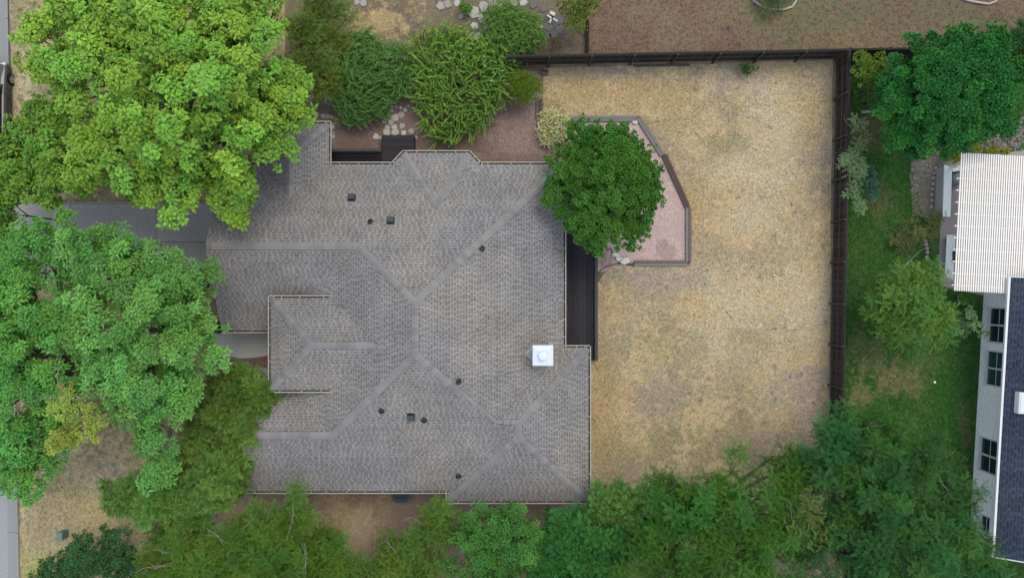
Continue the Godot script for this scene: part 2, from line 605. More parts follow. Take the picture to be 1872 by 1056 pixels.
func shingles(b: MB, deck: MB, plan: Array, a: Vector2, c: Vector2, he: float, pitch: float, tones: Array, noise: FastNoiseLite, course := 0.155, wide := 1.0) -> void:
	var mid := Vector2.ZERO
	for q in plan: mid += q
	mid /= plan.size()
	var s := slope_frame(a, c, he, mid, pitch)
	var poly := PackedVector2Array()
	var f := sqrt(1.0 + pitch * pitch)
	var e := (c - a).normalized()
	var n2 := Vector2(s.v.x, s.v.z).normalized()
	for q in plan:
		var d: Vector2 = q - a
		poly.append(Vector2(d.dot(e), d.dot(n2) * f))
	var dp := []
	for q in poly: dp.append(s.p(q, -0.03))
	var di := Geometry2D.triangulate_polygon(poly)
	for i in range(0, di.size(), 3):
		flat_poly(deck, [dp[di[i]], dp[di[i + 1]], dp[di[i + 2]]], s.n)
	var lo := poly[0]; var hi := poly[0]
	for q in poly:
		lo = lo.min(q); hi = hi.max(q)
	var rows := int(ceil((hi.y - lo.y) / course))
	for r in rows:
		var y0 := lo.y + r * course
		var y1 := y0 + course
		var x := lo.x - rr(0, 0.4)
		var is_tab := rng.randf() < 0.5
		var row_k := rr(0.95, 1.05)
		while x < hi.x:
			var w := (rr(0.07, 0.14) if is_tab else rr(0.09, 0.26)) * wide
			var x1 := x + w
			var wp := s.p(Vector2(x + w * 0.5, y0))
			var t := clampf(0.5 + noise.get_noise_2d(wp.x, wp.z) * 1.5, 0, 1)
			var base: Color = (tones[0] as Color).lerp(tones[1], t)
			var k := rr(0.9, 1.1) * row_k * (1.0 + 0.16 * noise.get_noise_2d(wp.x * 3.1 + 40.0, wp.z * 3.1))
			base = Color(base.r * k, base.g * k, base.b * k)
			if is_tab:
				b.col = base
				clip_rect(b, s, poly, x, x1, y0, y1, 0.016, 0.004)
			else:
				var dk: float = rr(0.53, 0.7)
				b.col = Color(base.r * 0.93, base.g * 0.93, base.b * 0.93)
				clip_rect(b, s, poly, x, x1, y0 + course * 0.52, y1, 0.006, 0.003)
				b.col = Color(base.r * dk, base.g * dk, base.b * dk * 1.02)
				clip_rect(b, s, poly, x, x1, y0, y0 + course * 0.52, 0.009, 0.006)
			x = x1
			is_tab = not is_tab

func clip_rect(b: MB, s: Slope, poly: PackedVector2Array, x0: float, x1: float, y0: float, y1: float, l0: float, l1: float) -> void:
	var q := PackedVector2Array([Vector2(x0, y0), Vector2(x1, y0), Vector2(x1, y1), Vector2(x0, y1)])
	var inn := 0
	for p in q:
		if Geometry2D.is_point_in_polygon(p, poly): inn += 1
	var parts := []
	if inn == 4: parts = [q]
	else: parts = Geometry2D.intersect_polygons(q, poly)
	for pp in parts:
		if pp.size() < 3: continue
		var w := []
		for p in pp:
			w.append(s.p(p, lerpf(l0, l1, (p.y - y0) / (y1 - y0))))
		flat_poly(b, w, s.n)
		if inn == 4:
			flat_poly(b, [w[0], w[1], s.p(q[1], 0), s.p(q[0], 0)], -s.v)

func cap_mesh(w: float, drop: float, ln: float) -> Mesh:
	var b := MB.new()
	var th := 0.034
	for sd in [-1, 1]:
		var x := Vector3(sd * w, -drop, 0)
		var p := [Vector3(0, th, 0), x + Vector3(0, th, 0), x + Vector3(0, th * 0.4, ln), Vector3(0, th * 0.4, ln)]
		flat_poly(b, p, Vector3(sd * drop, w, 0).normalized())
		flat_poly(b, [p[0], p[1], x, Vector3.ZERO], Vector3(0, 0, -1))
		flat_poly(b, [p[1], p[2], x + Vector3(0, 0, ln), x], Vector3(sd, 0, 0))
	return b.mesh()

func ridge_caps(parent: Node3D, a: Vector3, c: Vector3, mesh: Mesh, mats: Array, pitch_len := 0.3) -> void:
	var d := (c - a)
	var n := int(d.length() / pitch_len)
	var z := d.normalized()
	var x := Vector3.UP.cross(z).normalized()
	var y := z.cross(x)
	for i in n:
		var o := MeshInstance3D.new()
		o.mesh = mesh
		o.material_override = mats[rng.randi() % mats.size()]
		o.name = "ridge_cap"
		o.transform = Transform3D(Basis(x, y, z), a + z * (i * d.length() / n) + Vector3(0, 0.022, 0))
		parent.add_child(o, true)

func gutter(parent: Node3D, pts: Array, outs: Array, mats: Array) -> void:
	# pts: eave line as Vector3 list; outs: which way is outside, per segment
	var hang := MB.new()
	hang.box(Vector3(0, 0, 0), Vector3(0.035, 0.012, 0.13))
	var hm := hang.mesh()
	var g := MB.new(); var shade_dirt := MB.new()
	var hs := []
	for i in pts.size() - 1:
		var a: Vector3 = pts[i]; var c: Vector3 = pts[i + 1]
		var o: Vector3 = outs[i]
		var d := (c - a).normalized()
		var ext := 0.1
		var a2 := a - d * (ext if i > 0 else 0.0); var c2 := c + d * (ext if i < pts.size() - 2 else 0.0)
		var up := Vector3.UP
		var base := up * -0.11
		# back wall, floor, front wall, lip
		g.bar(a + base * 0.5 + o * 0.012, c + base * 0.5 + o * 0.012, 0.012, 0.11)
		g.bar(a + base + o * 0.07, c + base + o * 0.07, 0.14, 0.012)
		g.bar(a2 + base * 0.5 + o * 0.138, c2 + base * 0.5 + o * 0.138, 0.014, 0.12)
		g.bar(a2 + up * 0.006 + o * 0.135, c2 + up * 0.006 + o * 0.135, 0.05, 0.018)
		shade_dirt.bar(a + base * 0.8 + o * 0.072, c + base * 0.8 + o * 0.072, 0.1, 0.03)  # dark strip paints the shade inside the channel together with its dirt
		var ln := a.distance_to(c)
		var n := maxi(1, int(ln / 0.95))
		for k in n:
			var t := (k + 0.5 + rr(-0.12, 0.12)) / n
			hs.append([a.lerp(c, t) + o * 0.07 + up * 0.008, atan2(o.x, o.z)])
	var go := put("gutter", g.mesh(), mats[0], parent)
	put("gutter_shade_dirt", shade_dirt.mesh(), mats[1], go)
	for h in hs:
		var q := put("gutter_hanger", hm, mats[0], go)
		q.position = h[0]
		q.rotation.y = h[1]

# ------------------------------------------------------------------ scene
func _ready() -> void:
	rng.seed = 20240
	# camera: a drone's view straight down
	var cam := Camera3D.new()
	cam.name = "camera"
	cam.position = Vector3(0, ALT, 0)
	cam.rotation_degrees = Vector3(-90, 0, 0)
	cam.fov = rad_to_deg(2.0 * atan(528.0 / FOCAL))
	cam.near = 0.5
	cam.far = 600.0
	add_child(cam)
	cam.current = true
	# overcast sky
	var env := Environment.new()
	env.background_mode = Environment.BG_SKY
	var sm := ProceduralSkyMaterial.new()
	sm.sky_top_color = Color(0.80, 0.85, 0.92)
	sm.sky_horizon_color = Color(0.72, 0.77, 0.83)
	sm.ground_bottom_color = Color(0.3, 0.3, 0.28)
	sm.ground_horizon_color = Color(0.72, 0.77, 0.83)
	sm.sky_curve = 0.2
	sm.sun_angle_max = 1.0
	sm.sky_energy_multiplier = 1.0
	var sky := Sky.new()
	sky.sky_material = sm
	env.sky = sky
	env.tonemap_mode = Environment.TONE_MAPPER_LINEAR
	env.tonemap_exposure = 1.66
	env.sdfgi_enabled = true
	env.ssao_enabled = true
	env.ssil_enabled = true
	var we := WorldEnvironment.new()
	we.name = "world_environment"
	we.environment = env
	add_child(we)
	var sun := DirectionalLight3D.new()
	sun.name = "sun"
	sun.light_energy = 0.42
	sun.light_angular_distance = 35.0
	sun.light_color = Color(1.0, 0.97, 0.92)
	sun.shadow_enabled = true
	sun.rotation_degrees = Vector3(-63, 145, 0)
	add_child(sun)

	make_grain()
	M.leaf = vmat(0.62)
	M.leaf.metallic_specular = 0.18
	M.leaf.backlight_enabled = true
	M.leaf.backlight = Color(0.08, 0.11, 0.03)
	M.bark = mat(Color(0.15, 0.13, 0.115), 0.9)
	M.bare = mat(Color(0.33, 0.31, 0.29), 0.85)
	build_ground()
	build_house()
	build_yard()
	build_fences()
	build_neighbour()
	build_street()
	build_plants()

func build_ground() -> void:
	rng.seed = 11
	var soil := zone_tex(-40, -60, 1960, 1120, 0.06, [Color(0.13, 0.10, 0.07), Color(0.17, 0.14, 0.085), Color(0.10, 0.10, 0.05)], [
		[300, 380, 120, 16, Color(0.15, 0.15, 0.06), 0.6], [690, 45, 60, 40, Color(0.36, 0.26, 0.13), 0.8], 
		[1800, 255, 90, 40, Color(0.13, 0.10, 0.10), 0.8], [1010, 60, 40, 40, Color(0.085, 0.062, 0.05), 0.8]], 21, 0.25, 0.02)
	var far := MB.new()
	far.quad(Vector3(-300, -0.16, -300), Vector3(300, -0.16, -300), Vector3(300, -0.16, 300), Vector3(-300, -0.16, 300))
	put("ground", far.mesh(), mat(Color(0.17, 0.16, 0.10), 0.95, true, 0.0, 0.3)).set_meta("kind", "structure")
	sheet("yard_soil", [[14, -60], [1960, -60], [1960, 1120], [35, 1120]], 0.0, soil, null, 0.0)

	# back lawn of dry straw coloured grass
	var straw := Color(0.375, 0.298, 0.18)
	var bleached := Color(0.46, 0.392, 0.27)
	var gold := Color(0.40, 0.285, 0.14)
	var grey := Color(0.30, 0.26, 0.215)
	var olive := Color(0.24, 0.215, 0.105)
	var back := zone_tex(960, 80, 1560, 1020, 0.022, [Color(0.435, 0.335, 0.20), Color(0.285, 0.232, 0.16), Color(0.33, 0.262, 0.17)], [
		[1430, 235, 60, 60, bleached, 0.75], [1380, 310, 85, 36, bleached, 0.9], [1380, 395, 60, 40, bleached, 0.75], [1440, 440, 50, 60, straw, 0.6], [1250, 420, 50, 80, gold, 0.6], [1250, 250, 60, 60, Color(0.36, 0.28, 0.17), 0.5], [1300, 470, 60, 40, Color(0.33, 0.28, 0.19), 0.5], [1180, 560, 50, 30, Color(0.34, 0.28, 0.2), 0.5], [1360, 540, 100, 40, bleached, 0.65], [1290, 560, 50, 40, gold, 0.6],
		[1330, 600, 60, 90, bleached, 0.65], [1470, 560, 50, 90, bleached, 0.65], [1230, 510, 80, 24, grey, 0.6], [1130, 510, 40, 18, grey, 0.75], [1100, 130, 90, 14, Color(0.25, 0.24, 0.22), 0.7],  # narrow dark grey patch paints the shade along the top fence's foot
		[1330, 140, 60, 30, grey, 0.6], [1410, 165, 50, 40, bleached, 0.5], [1505, 280, 22, 60, grey, 0.55], [1505, 420, 16, 60, gold, 0.6], [1500, 470, 22, 30, olive, 0.4], [1490, 140, 45, 35, grey, 0.6],  # tall grey patch by the right fence paints its shade into the turf
		[1110, 560, 40, 50, gold, 0.6], [1060, 170, 90, 40, gold, 0.7], [1200, 180, 80, 40, gold, 0.6], [1300, 350, 60, 50, gold, 0.25], [1480, 210, 30, 60, gold, 0.5],
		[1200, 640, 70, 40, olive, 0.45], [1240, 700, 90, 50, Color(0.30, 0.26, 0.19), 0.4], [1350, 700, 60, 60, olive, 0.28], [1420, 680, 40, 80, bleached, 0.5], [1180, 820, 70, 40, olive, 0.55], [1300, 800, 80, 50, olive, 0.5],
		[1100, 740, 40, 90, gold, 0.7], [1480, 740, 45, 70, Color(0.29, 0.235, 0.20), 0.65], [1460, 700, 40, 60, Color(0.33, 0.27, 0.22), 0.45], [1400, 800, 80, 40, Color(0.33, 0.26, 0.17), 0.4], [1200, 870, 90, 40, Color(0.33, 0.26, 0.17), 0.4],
		[1330, 260, 40, 20, olive, 0.5], [1400, 300, 26, 16, olive, 0.4], [1360, 620, 40, 14, olive, 0.5], [1140, 620, 26, 60, grey, 0.3]], 31, 0.07, 0.06)
	var lawn_pts := [[994, 124], [1523, 110], [1516, 760], [1512, 1010], [1076, 1010], [1066, 900], [1062, 660], [1080, 640], [1092, 520], [1105, 498], [1130, 485], [1262, 486], [1262, 380], [1222, 290], [1172, 212], [1050, 216], [992, 214]]
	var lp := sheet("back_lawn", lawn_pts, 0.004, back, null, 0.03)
	var dry := tuft_mesh(9, 0.085, 0.012, 0.15, 0.9)
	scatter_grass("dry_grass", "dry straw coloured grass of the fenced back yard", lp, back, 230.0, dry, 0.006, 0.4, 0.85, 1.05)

	var wx := []; var wc := []
	for i in 520:
		var q := at(rr(1000, 1520), rr(120, 880))
		if not Geometry2D.is_point_in_polygon(Vector2(q.x, q.z), lp): continue
		q.y = 0.006
		var green := rng.randf() < 0.3
		wx.append(Transform3D(Basis(Vector3.UP, rr(0, TAU)).scaled(Vector3.ONE * (rr(0.5, 1.2) if green else rr(0.8, 1.9))), q))
		wc.append(jit(Color(0.17, 0.17, 0.075), 0.3) if green else (jit(Color(0.52, 0.46, 0.34), 0.1) if rng.randf() < 0.6 else jit(Color(0.22, 0.175, 0.12), 0.2)))
	tag(multi("weeds", tuft_mesh(12, 0.1, 0.014, 0.1, 0.8), M.leaf, wx, wc, null), "scattered weeds and straw clumps in the dry back lawn", "weeds", "", "stuff")
	# front lawns by the street
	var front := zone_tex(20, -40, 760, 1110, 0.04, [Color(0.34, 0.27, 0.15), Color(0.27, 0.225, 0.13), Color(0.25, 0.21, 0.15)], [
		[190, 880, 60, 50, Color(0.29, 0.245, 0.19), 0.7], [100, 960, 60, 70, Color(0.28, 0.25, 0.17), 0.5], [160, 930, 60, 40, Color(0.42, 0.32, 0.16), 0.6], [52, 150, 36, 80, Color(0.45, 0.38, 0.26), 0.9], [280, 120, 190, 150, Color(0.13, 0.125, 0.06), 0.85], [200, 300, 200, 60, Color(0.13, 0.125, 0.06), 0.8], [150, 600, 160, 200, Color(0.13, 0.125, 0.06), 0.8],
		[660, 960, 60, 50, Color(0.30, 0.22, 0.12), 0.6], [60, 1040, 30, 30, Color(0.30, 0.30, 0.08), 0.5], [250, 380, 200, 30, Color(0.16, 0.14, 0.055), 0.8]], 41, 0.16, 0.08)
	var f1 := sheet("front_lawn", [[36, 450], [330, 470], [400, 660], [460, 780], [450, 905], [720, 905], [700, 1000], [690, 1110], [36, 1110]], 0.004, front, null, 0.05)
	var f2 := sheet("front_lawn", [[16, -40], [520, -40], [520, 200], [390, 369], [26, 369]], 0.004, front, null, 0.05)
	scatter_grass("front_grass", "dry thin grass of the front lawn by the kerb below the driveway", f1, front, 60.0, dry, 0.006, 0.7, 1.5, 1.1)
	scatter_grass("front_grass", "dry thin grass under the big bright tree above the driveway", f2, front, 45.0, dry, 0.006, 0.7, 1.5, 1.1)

	# reddish bark and gravel beds round the house
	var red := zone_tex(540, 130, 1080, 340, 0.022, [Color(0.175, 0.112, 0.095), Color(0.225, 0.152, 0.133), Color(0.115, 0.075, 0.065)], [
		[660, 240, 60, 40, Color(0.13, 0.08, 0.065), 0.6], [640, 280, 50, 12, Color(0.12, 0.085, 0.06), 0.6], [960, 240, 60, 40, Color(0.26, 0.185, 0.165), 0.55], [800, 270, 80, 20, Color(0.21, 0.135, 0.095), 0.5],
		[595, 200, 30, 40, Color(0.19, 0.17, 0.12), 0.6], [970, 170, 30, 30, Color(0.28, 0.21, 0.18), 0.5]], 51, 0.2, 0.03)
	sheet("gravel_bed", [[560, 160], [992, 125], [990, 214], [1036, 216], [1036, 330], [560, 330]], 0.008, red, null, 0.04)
	var brown := zone_tex(360, 640, 1100, 1110, 0.03, [Color(0.16, 0.105, 0.075), Color(0.20, 0.135, 0.095), Color(0.10, 0.07, 0.05)], [
		[640, 940, 60, 40, Color(0.27, 0.21, 0.115), 0.75], [600, 1000, 50, 50, Color(0.24, 0.18, 0.105), 0.7], [470, 920, 40, 30, Color(0.23, 0.19, 0.15), 0.7], [980, 950, 60, 30, Color(0.15, 0.08, 0.055), 0.7]], 61, 0.25, 0.03)
	sheet("bark_mulch", [[455, 890], [1074, 890], [1084, 1010], [1084, 1110], [560, 1110], [540, 960]], 0.008, brown, null, 0.06)
	sheet("bark_mulch", [[372, 640], [396, 655], [440, 660], [500, 648], [500, 730], [380, 720]], 0.008, brown, null, 0.03)
	# pink gravel inside the timber edging
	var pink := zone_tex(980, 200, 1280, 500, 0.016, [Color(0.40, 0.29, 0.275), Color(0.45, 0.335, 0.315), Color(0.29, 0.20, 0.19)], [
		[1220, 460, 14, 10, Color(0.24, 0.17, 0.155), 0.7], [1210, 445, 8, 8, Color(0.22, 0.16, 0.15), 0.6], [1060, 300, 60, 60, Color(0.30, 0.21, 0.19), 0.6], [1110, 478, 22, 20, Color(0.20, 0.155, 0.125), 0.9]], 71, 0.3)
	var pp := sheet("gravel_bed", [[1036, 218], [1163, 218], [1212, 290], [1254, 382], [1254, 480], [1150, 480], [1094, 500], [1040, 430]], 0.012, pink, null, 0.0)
	var st := MB.new()
	st.lathe(Vector3.ZERO, [Vector2(0.001, 0.028), Vector2(0.02, 0.02), Vector2(0.03, 0.0)], 5)
	var xf := []; var cs := []
	for i in 9000:
		var q := at(rr(1040, 1254), rr(218, 484))
		if not Geometry2D.is_point_in_polygon(Vector2(q.x, q.z), pp): continue
		q.y = 0.010
		xf.append(Transform3D(Basis(Vector3.UP, rr(0, TAU)).scaled(Vector3(rr(0.5, 1.2), rr(0.5, 1.0), rr(0.5, 1.2))), q))
		cs.append(jit(Color(0.43, 0.32, 0.30), 0.3))
	tag(multi("gravel", st.mesh(), M.leaf, xf, cs, null), "pink gravel stones inside the timber edging", "gravel", "", "stuff")
	xf = []; cs = []
	for i in 5000:
		var q := at(rr(600, 1030), rr(185, 300))
		q.y = 0.008
		xf.append(Transform3D(Basis(Vector3.UP, rr(0, TAU)).scaled(Vector3(rr(0.5, 1.3), rr(0.5, 1.0), rr(0.5, 1.3))), q))
		cs.append(jit(Color(0.215, 0.145, 0.125), 0.45) if rng.randf() > 0.03 else Color(0.5, 0.45, 0.4))
	tag(multi("gravel", st.mesh(), M.leaf, xf, cs, null), "reddish gravel along the house wall below the shrubs", "gravel", "", "stuff")

	# the yard beyond the back fence: bare red mulch turning into thin olive turf
	var nb := zone_tex(1060, -60, 1960, 110, 0.03, [Color(0.150, 0.095, 0.064), Color(0.172, 0.122, 0.078), Color(0.105, 0.074, 0.052)], [
		[1500, 20, 150, 70, Color(0.125, 0.112, 0.058), 0.85], [1750, 30, 200, 70, Color(0.11, 0.10, 0.056), 0.85], [1420, 20, 60, 40, Color(0.115, 0.11, 0.05), 0.6], [1560, 70, 60, 20, Color(0.19, 0.135, 0.07), 0.6],
		[1330, 55, 8, 8, Color(0.075, 0.05, 0.042), 0.8], [1340, 82, 14, 8, Color(0.075, 0.05, 0.042), 0.7], [1140, 70, 14, 12, Color(0.13, 0.09, 0.075), 0.6], [1100, 85, 14, 8, Color(0.13, 0.09, 0.075), 0.5], [1700, 60, 60, 30, Color(0.17, 0.125, 0.075), 0.6]], 81, 0.2, 0.06)
	var np := sheet("bare_yard", [[1076, -60], [1960, -60], [1960, 90], [1548, 96], [1076, 104]], 0.004, nb, null, 0.0)
	scatter_grass("thin_grass", "thin brown and olive turf beyond the back fence", np, nb, 45.0, dry, 0.006, 0.6, 1.3, 1.05)

	# the green lawn of the house on the right
	var gr := zone_tex(1530, 80, 1900, 1110, 0.03, [Color(0.022, 0.088, 0.012), Color(0.034, 0.09, 0.015), Color(0.017, 0.066, 0.010)], [
		[1590, 650, 40, 45, Color(0.13, 0.135, 0.055), 0.5], [1650, 690, 42, 30, Color(0.19, 0.15, 0.08), 0.6], [1570, 720, 24, 45, Color(0.20, 0.17, 0.08), 0.6], [1580, 500, 30, 70, Color(0.06, 0.095, 0.025), 0.5], [1630, 310, 26, 50, Color(0.03, 0.125, 0.015), 0.8],
		[1590, 230, 40, 40, Color(0.10, 0.085, 0.045), 0.8], [1660, 430, 45, 22, Color(0.11, 0.105, 0.05), 0.6], [1610, 360, 24, 30, Color(0.12, 0.10, 0.05), 0.5], [1690, 640, 30, 60, Color(0.055, 0.11, 0.035), 0.5], [1770, 650, 24, 150, Color(0.02, 0.075, 0.018), 0.7],
		[1765, 790, 16, 50, Color(0.10, 0.10, 0.045), 0.6]], 91, 0.2, 0.06)
	var gp := sheet("green_lawn", [[1552, 94], [1960, 94], [1960, 1110], [1540, 1110]], 0.004, gr, null, 0.0)
	var lush := tuft_mesh(9, 0.1, 0.014, 0.2, 1.0)
	var holes := [ragged([[1662, 285], [1990, 225], [1990, 560], [1800, 560], [1716, 520]], 0.0)]
	scatter_grass("lawn_grass", "green and patchy grass of the lawn right of the fence", gp, gr, 120.0, lush, 0.006, 0.6, 1.4, 1.15, holes)

func build_house() -> void:
	rng.seed = 77
	var root := thing("house", "large house with a grey shingled hip roof, white gutters and a white chimney cap", "house")
	var he := 2.9
	var ridge_x := -4.84
	var hp := 6.25
	var xe := 2.80; var zn := -6.77; var zs := 11.0
	var pn := (hp - he) / (0.65 - zn); var pe := (hp - he) / (xe - ridge_x); var ps := (hp - he) / (zs - 3.25); var pw := 0.42
	var hw := he + pn * (-2.204 - zn)           # west ridge
	var xw := ridge_x - (hp - hw) / pw
	var hs := he + ps * (zs - 7.69)              # south-west ridge
	var xs := ridge_x - (hp - hs) / pw
	var xwe := ridge_x - (hp - he) / pw          # eave of the west slope, under the porch roof
	var gw := -15.82; var gs := -14.56
	var p_ws := (hw - he) / (2.24 + 2.204)
	var np := Vector2(ridge_x, 0.65); var sp := Vector2(ridge_x, 3.25)
	var n1 := FastNoiseLite.new()
	n1.seed = 8; n1.frequency = 0.16; n1.fractal_octaves = 3
	var tones := [Color(0.330, 0.320, 0.328), Color(0.368, 0.344, 0.322)]
	var deck := MB.new()
	var roof := MeshInstance3D.new()
	roof.name = "roof"
	root.add_child(roof)
	var sl := []
	# [plan polygon, eave a, eave b, eave height, pitch]
	sl.append([[Vector2(gw, zn), Vector2(xe, zn), np, Vector2(xw, -2.204), Vector2(gw, -2.204)], Vector2(gw, zn), Vector2(xe, zn), he, pn])
	sl.append([[Vector2(xe, zn), Vector2(xe, 3.22), Vector2(-0.84, 7.05), sp, np], Vector2(xe, zn), Vector2(xe, 3.22), he, pe])
	sl.append([[Vector2(gs, zs), Vector2(-3.46, zs), Vector2(0.2, 7.2), Vector2(-0.84, 7.05), sp, Vector2(xs, 7.69), Vector2(gs, 7.69)], Vector2(gs, zs), Vector2(-3.46, zs), he, ps])
	sl.append([[Vector2(xwe, 2.24), Vector2(xwe, 4.3), Vector2(xs, 7.69), sp, np, Vector2(xw, -2.204)], Vector2(xwe, 2.24), Vector2(xwe, 4.3), he, pw])
	sl.append([[Vector2(gw, 2.24), Vector2(xwe, 2.24), Vector2(xw, -2.204), Vector2(gw, -2.204)], Vector2(gw, 2.24), Vector2(xwe, 2.24), he, p_ws])
	sl.append([[Vector2(gs, 4.3), Vector2(xwe, 4.3), Vector2(xs, 7.69), Vector2(gs, 7.69)], Vector2(gs, 4.3), Vector2(xwe, 4.3), he, (hs - he) / (7.69 - 4.3)])
	# south-east wing
	var wx0 := -3.46; var wx1 := 4.15; var wz0 := 3.22; var wz1 := 11.55
	var wc := (wx0 + wx1) * 0.5; var wr := (wx1 - wx0) * 0.5
	var pq := 0.43; var hq := he + pq * wr
	var qa := Vector2(wc, wz0 + wr); var qb := Vector2(wc, wz1 - wr)
	sl.append([[Vector2(xe, wz0), Vector2(wx1, wz0), qa, Vector2(-0.84, qa.y)], Vector2(xe, wz0), Vector2(wx1, wz0), he, pq])
	sl.append([[Vector2(wx1, wz0), Vector2(wx1, wz1), qb, qa], Vector2(wx1, wz0), Vector2(wx1, wz1), he, pq])
	sl.append([[Vector2(wx0, wz1), Vector2(wx1, wz1), qb], Vector2(wx0, wz1), Vector2(wx1, wz1), he, pq])
	sl.append([[Vector2(wx0, wz1), Vector2(wx0, zs), Vector2(-0.84, qa.y + 0.9), Vector2(-0.84, qa.y), qa, qb], Vector2(wx0, wz1), Vector2(wx0, zs), he, pq])
	# north-west wing
	var vx1 := -10.02; var vx0 := -13.74; var vz := -9.0
	var vc := (vx0 + vx1) * 0.5; var vr := (vx1 - vx0) * 0.5
	var pv := 0.45; var hv := he + pv * vr
	var ve := zn + (hv - he) / pn
	sl.append([[Vector2(vx0, vz), Vector2(vx1, vz), Vector2(vc, vz + vr)], Vector2(vx0, vz), Vector2(vx1, vz), he, pv])
	sl.append([[Vector2(vx1, vz), Vector2(vx1, zn), Vector2(vc, ve), Vector2(vc, vz + vr)], Vector2(vx1, vz), Vector2(vx1, zn), he, pv])
	sl.append([[Vector2(vx0, vz), Vector2(vx0, zn), Vector2(vc, ve), Vector2(vc, vz + vr)], Vector2(vx0, vz), Vector2(vx0, zn), he, pv])
	# bay
	var ba := Vector2(-6.5, zn); var bb := Vector2(-5.9, -7.4); var bc := Vector2(-2.36, -7.4); var bd := Vector2(-1.76, zn)
	var bp := Vector2(-4.02, -4.35)
	var hb := he + pn * (bp.y - zn) + 0.05
	sl.append([[bb, bc, bp], bb, bc, he, (hb - he) / (bp.y + 7.4)])
	for q in [[ba, bb], [bd, bc]]:
		var e: Vector2 = (q[1] - q[0]).normalized()
		var dist := absf((bp - q[0]).cross(e))
		sl.append([[q[0], q[1], bp], q[0], q[1], he, (hb - he) / dist])
	# raised porch roof
	var hpo := 4.32
	var ox := -12.67; var oz0 := 0.49; var oz1 := 5.29; var oc := 2.89
	var orr := (oz1 - oz0) * 0.5
	var po := 0.42; var hor := hpo + po * orr
	var orx := ridge_x - (hp - hor) / pw; var ovx := ridge_x - (hp - hpo) / pw
	sl.append([[Vector2(ox, oz0), Vector2(ox, oz1), Vector2(ox + orr, oc)], Vector2(ox, oz0), Vector2(ox, oz1), hpo, po])
	sl.append([[Vector2(ox, oz0), Vector2(ovx, oz0), Vector2(orx, oc), Vector2(ox + orr, oc)], Vector2(ox, oz0), Vector2(ovx, oz0), hpo, po])
	sl.append([[Vector2(ox, oz1), Vector2(ovx, oz1), Vector2(orx, oc), Vector2(ox + orr, oc)], Vector2(ox, oz1), Vector2(ovx, oz1), hpo, po])
	var sh_mat := vmat(0.92, true, 0.9)
	M.shingle = sh_mat
	for s in sl:
		var b := MB.new()
		shingles(b, deck, s[0], s[1], s[2], s[3], s[4], tones, n1)
		var o := put("shingle_courses", b.mesh(), sh_mat, roof)
		o.set_meta("kind", "stuff")
	roof.mesh = deck.mesh()
	roof.material_override = mat(Color(0.12, 0.12, 0.13), 0.95)
	# ridge and hip caps
	var cm := []
	for c in [Color(0.315, 0.307, 0.316), Color(0.295, 0.288, 0.296), Color(0.332, 0.32, 0.32), Color(0.272, 0.265, 0.272), Color(0.345, 0.333, 0.33), Color(0.305, 0.297, 0.304)]:
		cm.append(mat(c, 0.92, true, 0.0, 0.9))
	var hip := cap_mesh(0.185, 0.058, 0.36)
	var rdg := cap_mesh(0.185, 0.078, 0.36)
	var v3 := func(q: Vector2, h: float) -> Vector3: return Vector3(q.x, h, q.y)
	for q in [[v3.call(Vector2(xe, zn), he), v3.call(np, hp), hip], [v3.call(Vector2(xw, -2.204), hw), v3.call(np, hp), hip], [v3.call(Vector2(xs, 7.69), hs), v3.call(sp, hp), hip],
			[v3.call(Vector2(-0.84, 7.05), hq), v3.call(sp, hp), hip], [v3.call(sp, hp), v3.call(np, hp), rdg], [Vector3(gw, hw, -2.204), v3.call(Vector2(xw, -2.204), hw), rdg],
			[Vector3(gs, hs, 7.69), v3.call(Vector2(xs, 7.69), hs), rdg], [v3.call(Vector2(-0.84, qa.y), hq), v3.call(qa, hq), rdg], [v3.call(qa, hq), v3.call(qb, hq), rdg],
			[Vector3(wx1, he, wz0), v3.call(qa, hq), hip], [Vector3(wx1, he, wz1), v3.call(qb, hq), hip], [Vector3(wx0, he, wz1), v3.call(qb, hq), hip],
			[Vector3(vx1, he, vz), Vector3(vc, hv, vz + vr), hip], [Vector3(vx0, he, vz), Vector3(vc, hv, vz + vr), hip], [Vector3(vc, hv, vz + vr), Vector3(vc, hv, ve), rdg],
			[v3.call(bb, he), v3.call(bp, hb), hip], [v3.call(bc, he), v3.call(bp, hb), hip],
			[Vector3(ox, hpo, oz0), Vector3(ox + orr, hor, oc), hip], [Vector3(ox, hpo, oz1), Vector3(ox + orr, hor, oc), hip], [Vector3(ox + orr, hor, oc), Vector3(orx, hor, oc), rdg]]:
		ridge_caps(roof, q[0], q[1], q[2], cm)
	# gutters with their hangers
	var gm := mat(Color(0.56, 0.535, 0.49), 0.6, true, 0.0, 0.6)
	var dm := mat(Color(0.09, 0.08, 0.07), 0.95)
	var N := Vector3(0, 0, -1); var S := Vector3(0, 0, 1); var E := Vector3(1, 0, 0); var W := Vector3(-1, 0, 0)
	var dg := Vector3(-0.7, 0, -0.7).normalized(); var dh := Vector3(0.7, 0, -0.7).normalized()
	gutter(root, [Vector3(vx0, he, vz), Vector3(vx1, he, vz), Vector3(vx1, he, zn), Vector3(ba.x, he, zn), Vector3(bb.x, he, bb.y), Vector3(bc.x, he, bc.y), Vector3(bd.x, he, zn), Vector3(xe, he, zn), Vector3(xe, he, wz0), Vector3(wx1, he, wz0), Vector3(wx1, he, wz1), Vector3(wx0, he, wz1), Vector3(wx0, he, zs), Vector3(gs, he, zs)],
		[N, E, N, dg, N, dh, N, E, N, E, S, W, S], [gm, dm])
	gutter(root, [Vector3(ovx, hpo, oz0), Vector3(ox, hpo, oz0), Vector3(ox, hpo, oz1), Vector3(ovx, hpo, oz1)], [N, W, S], [gm, dm])
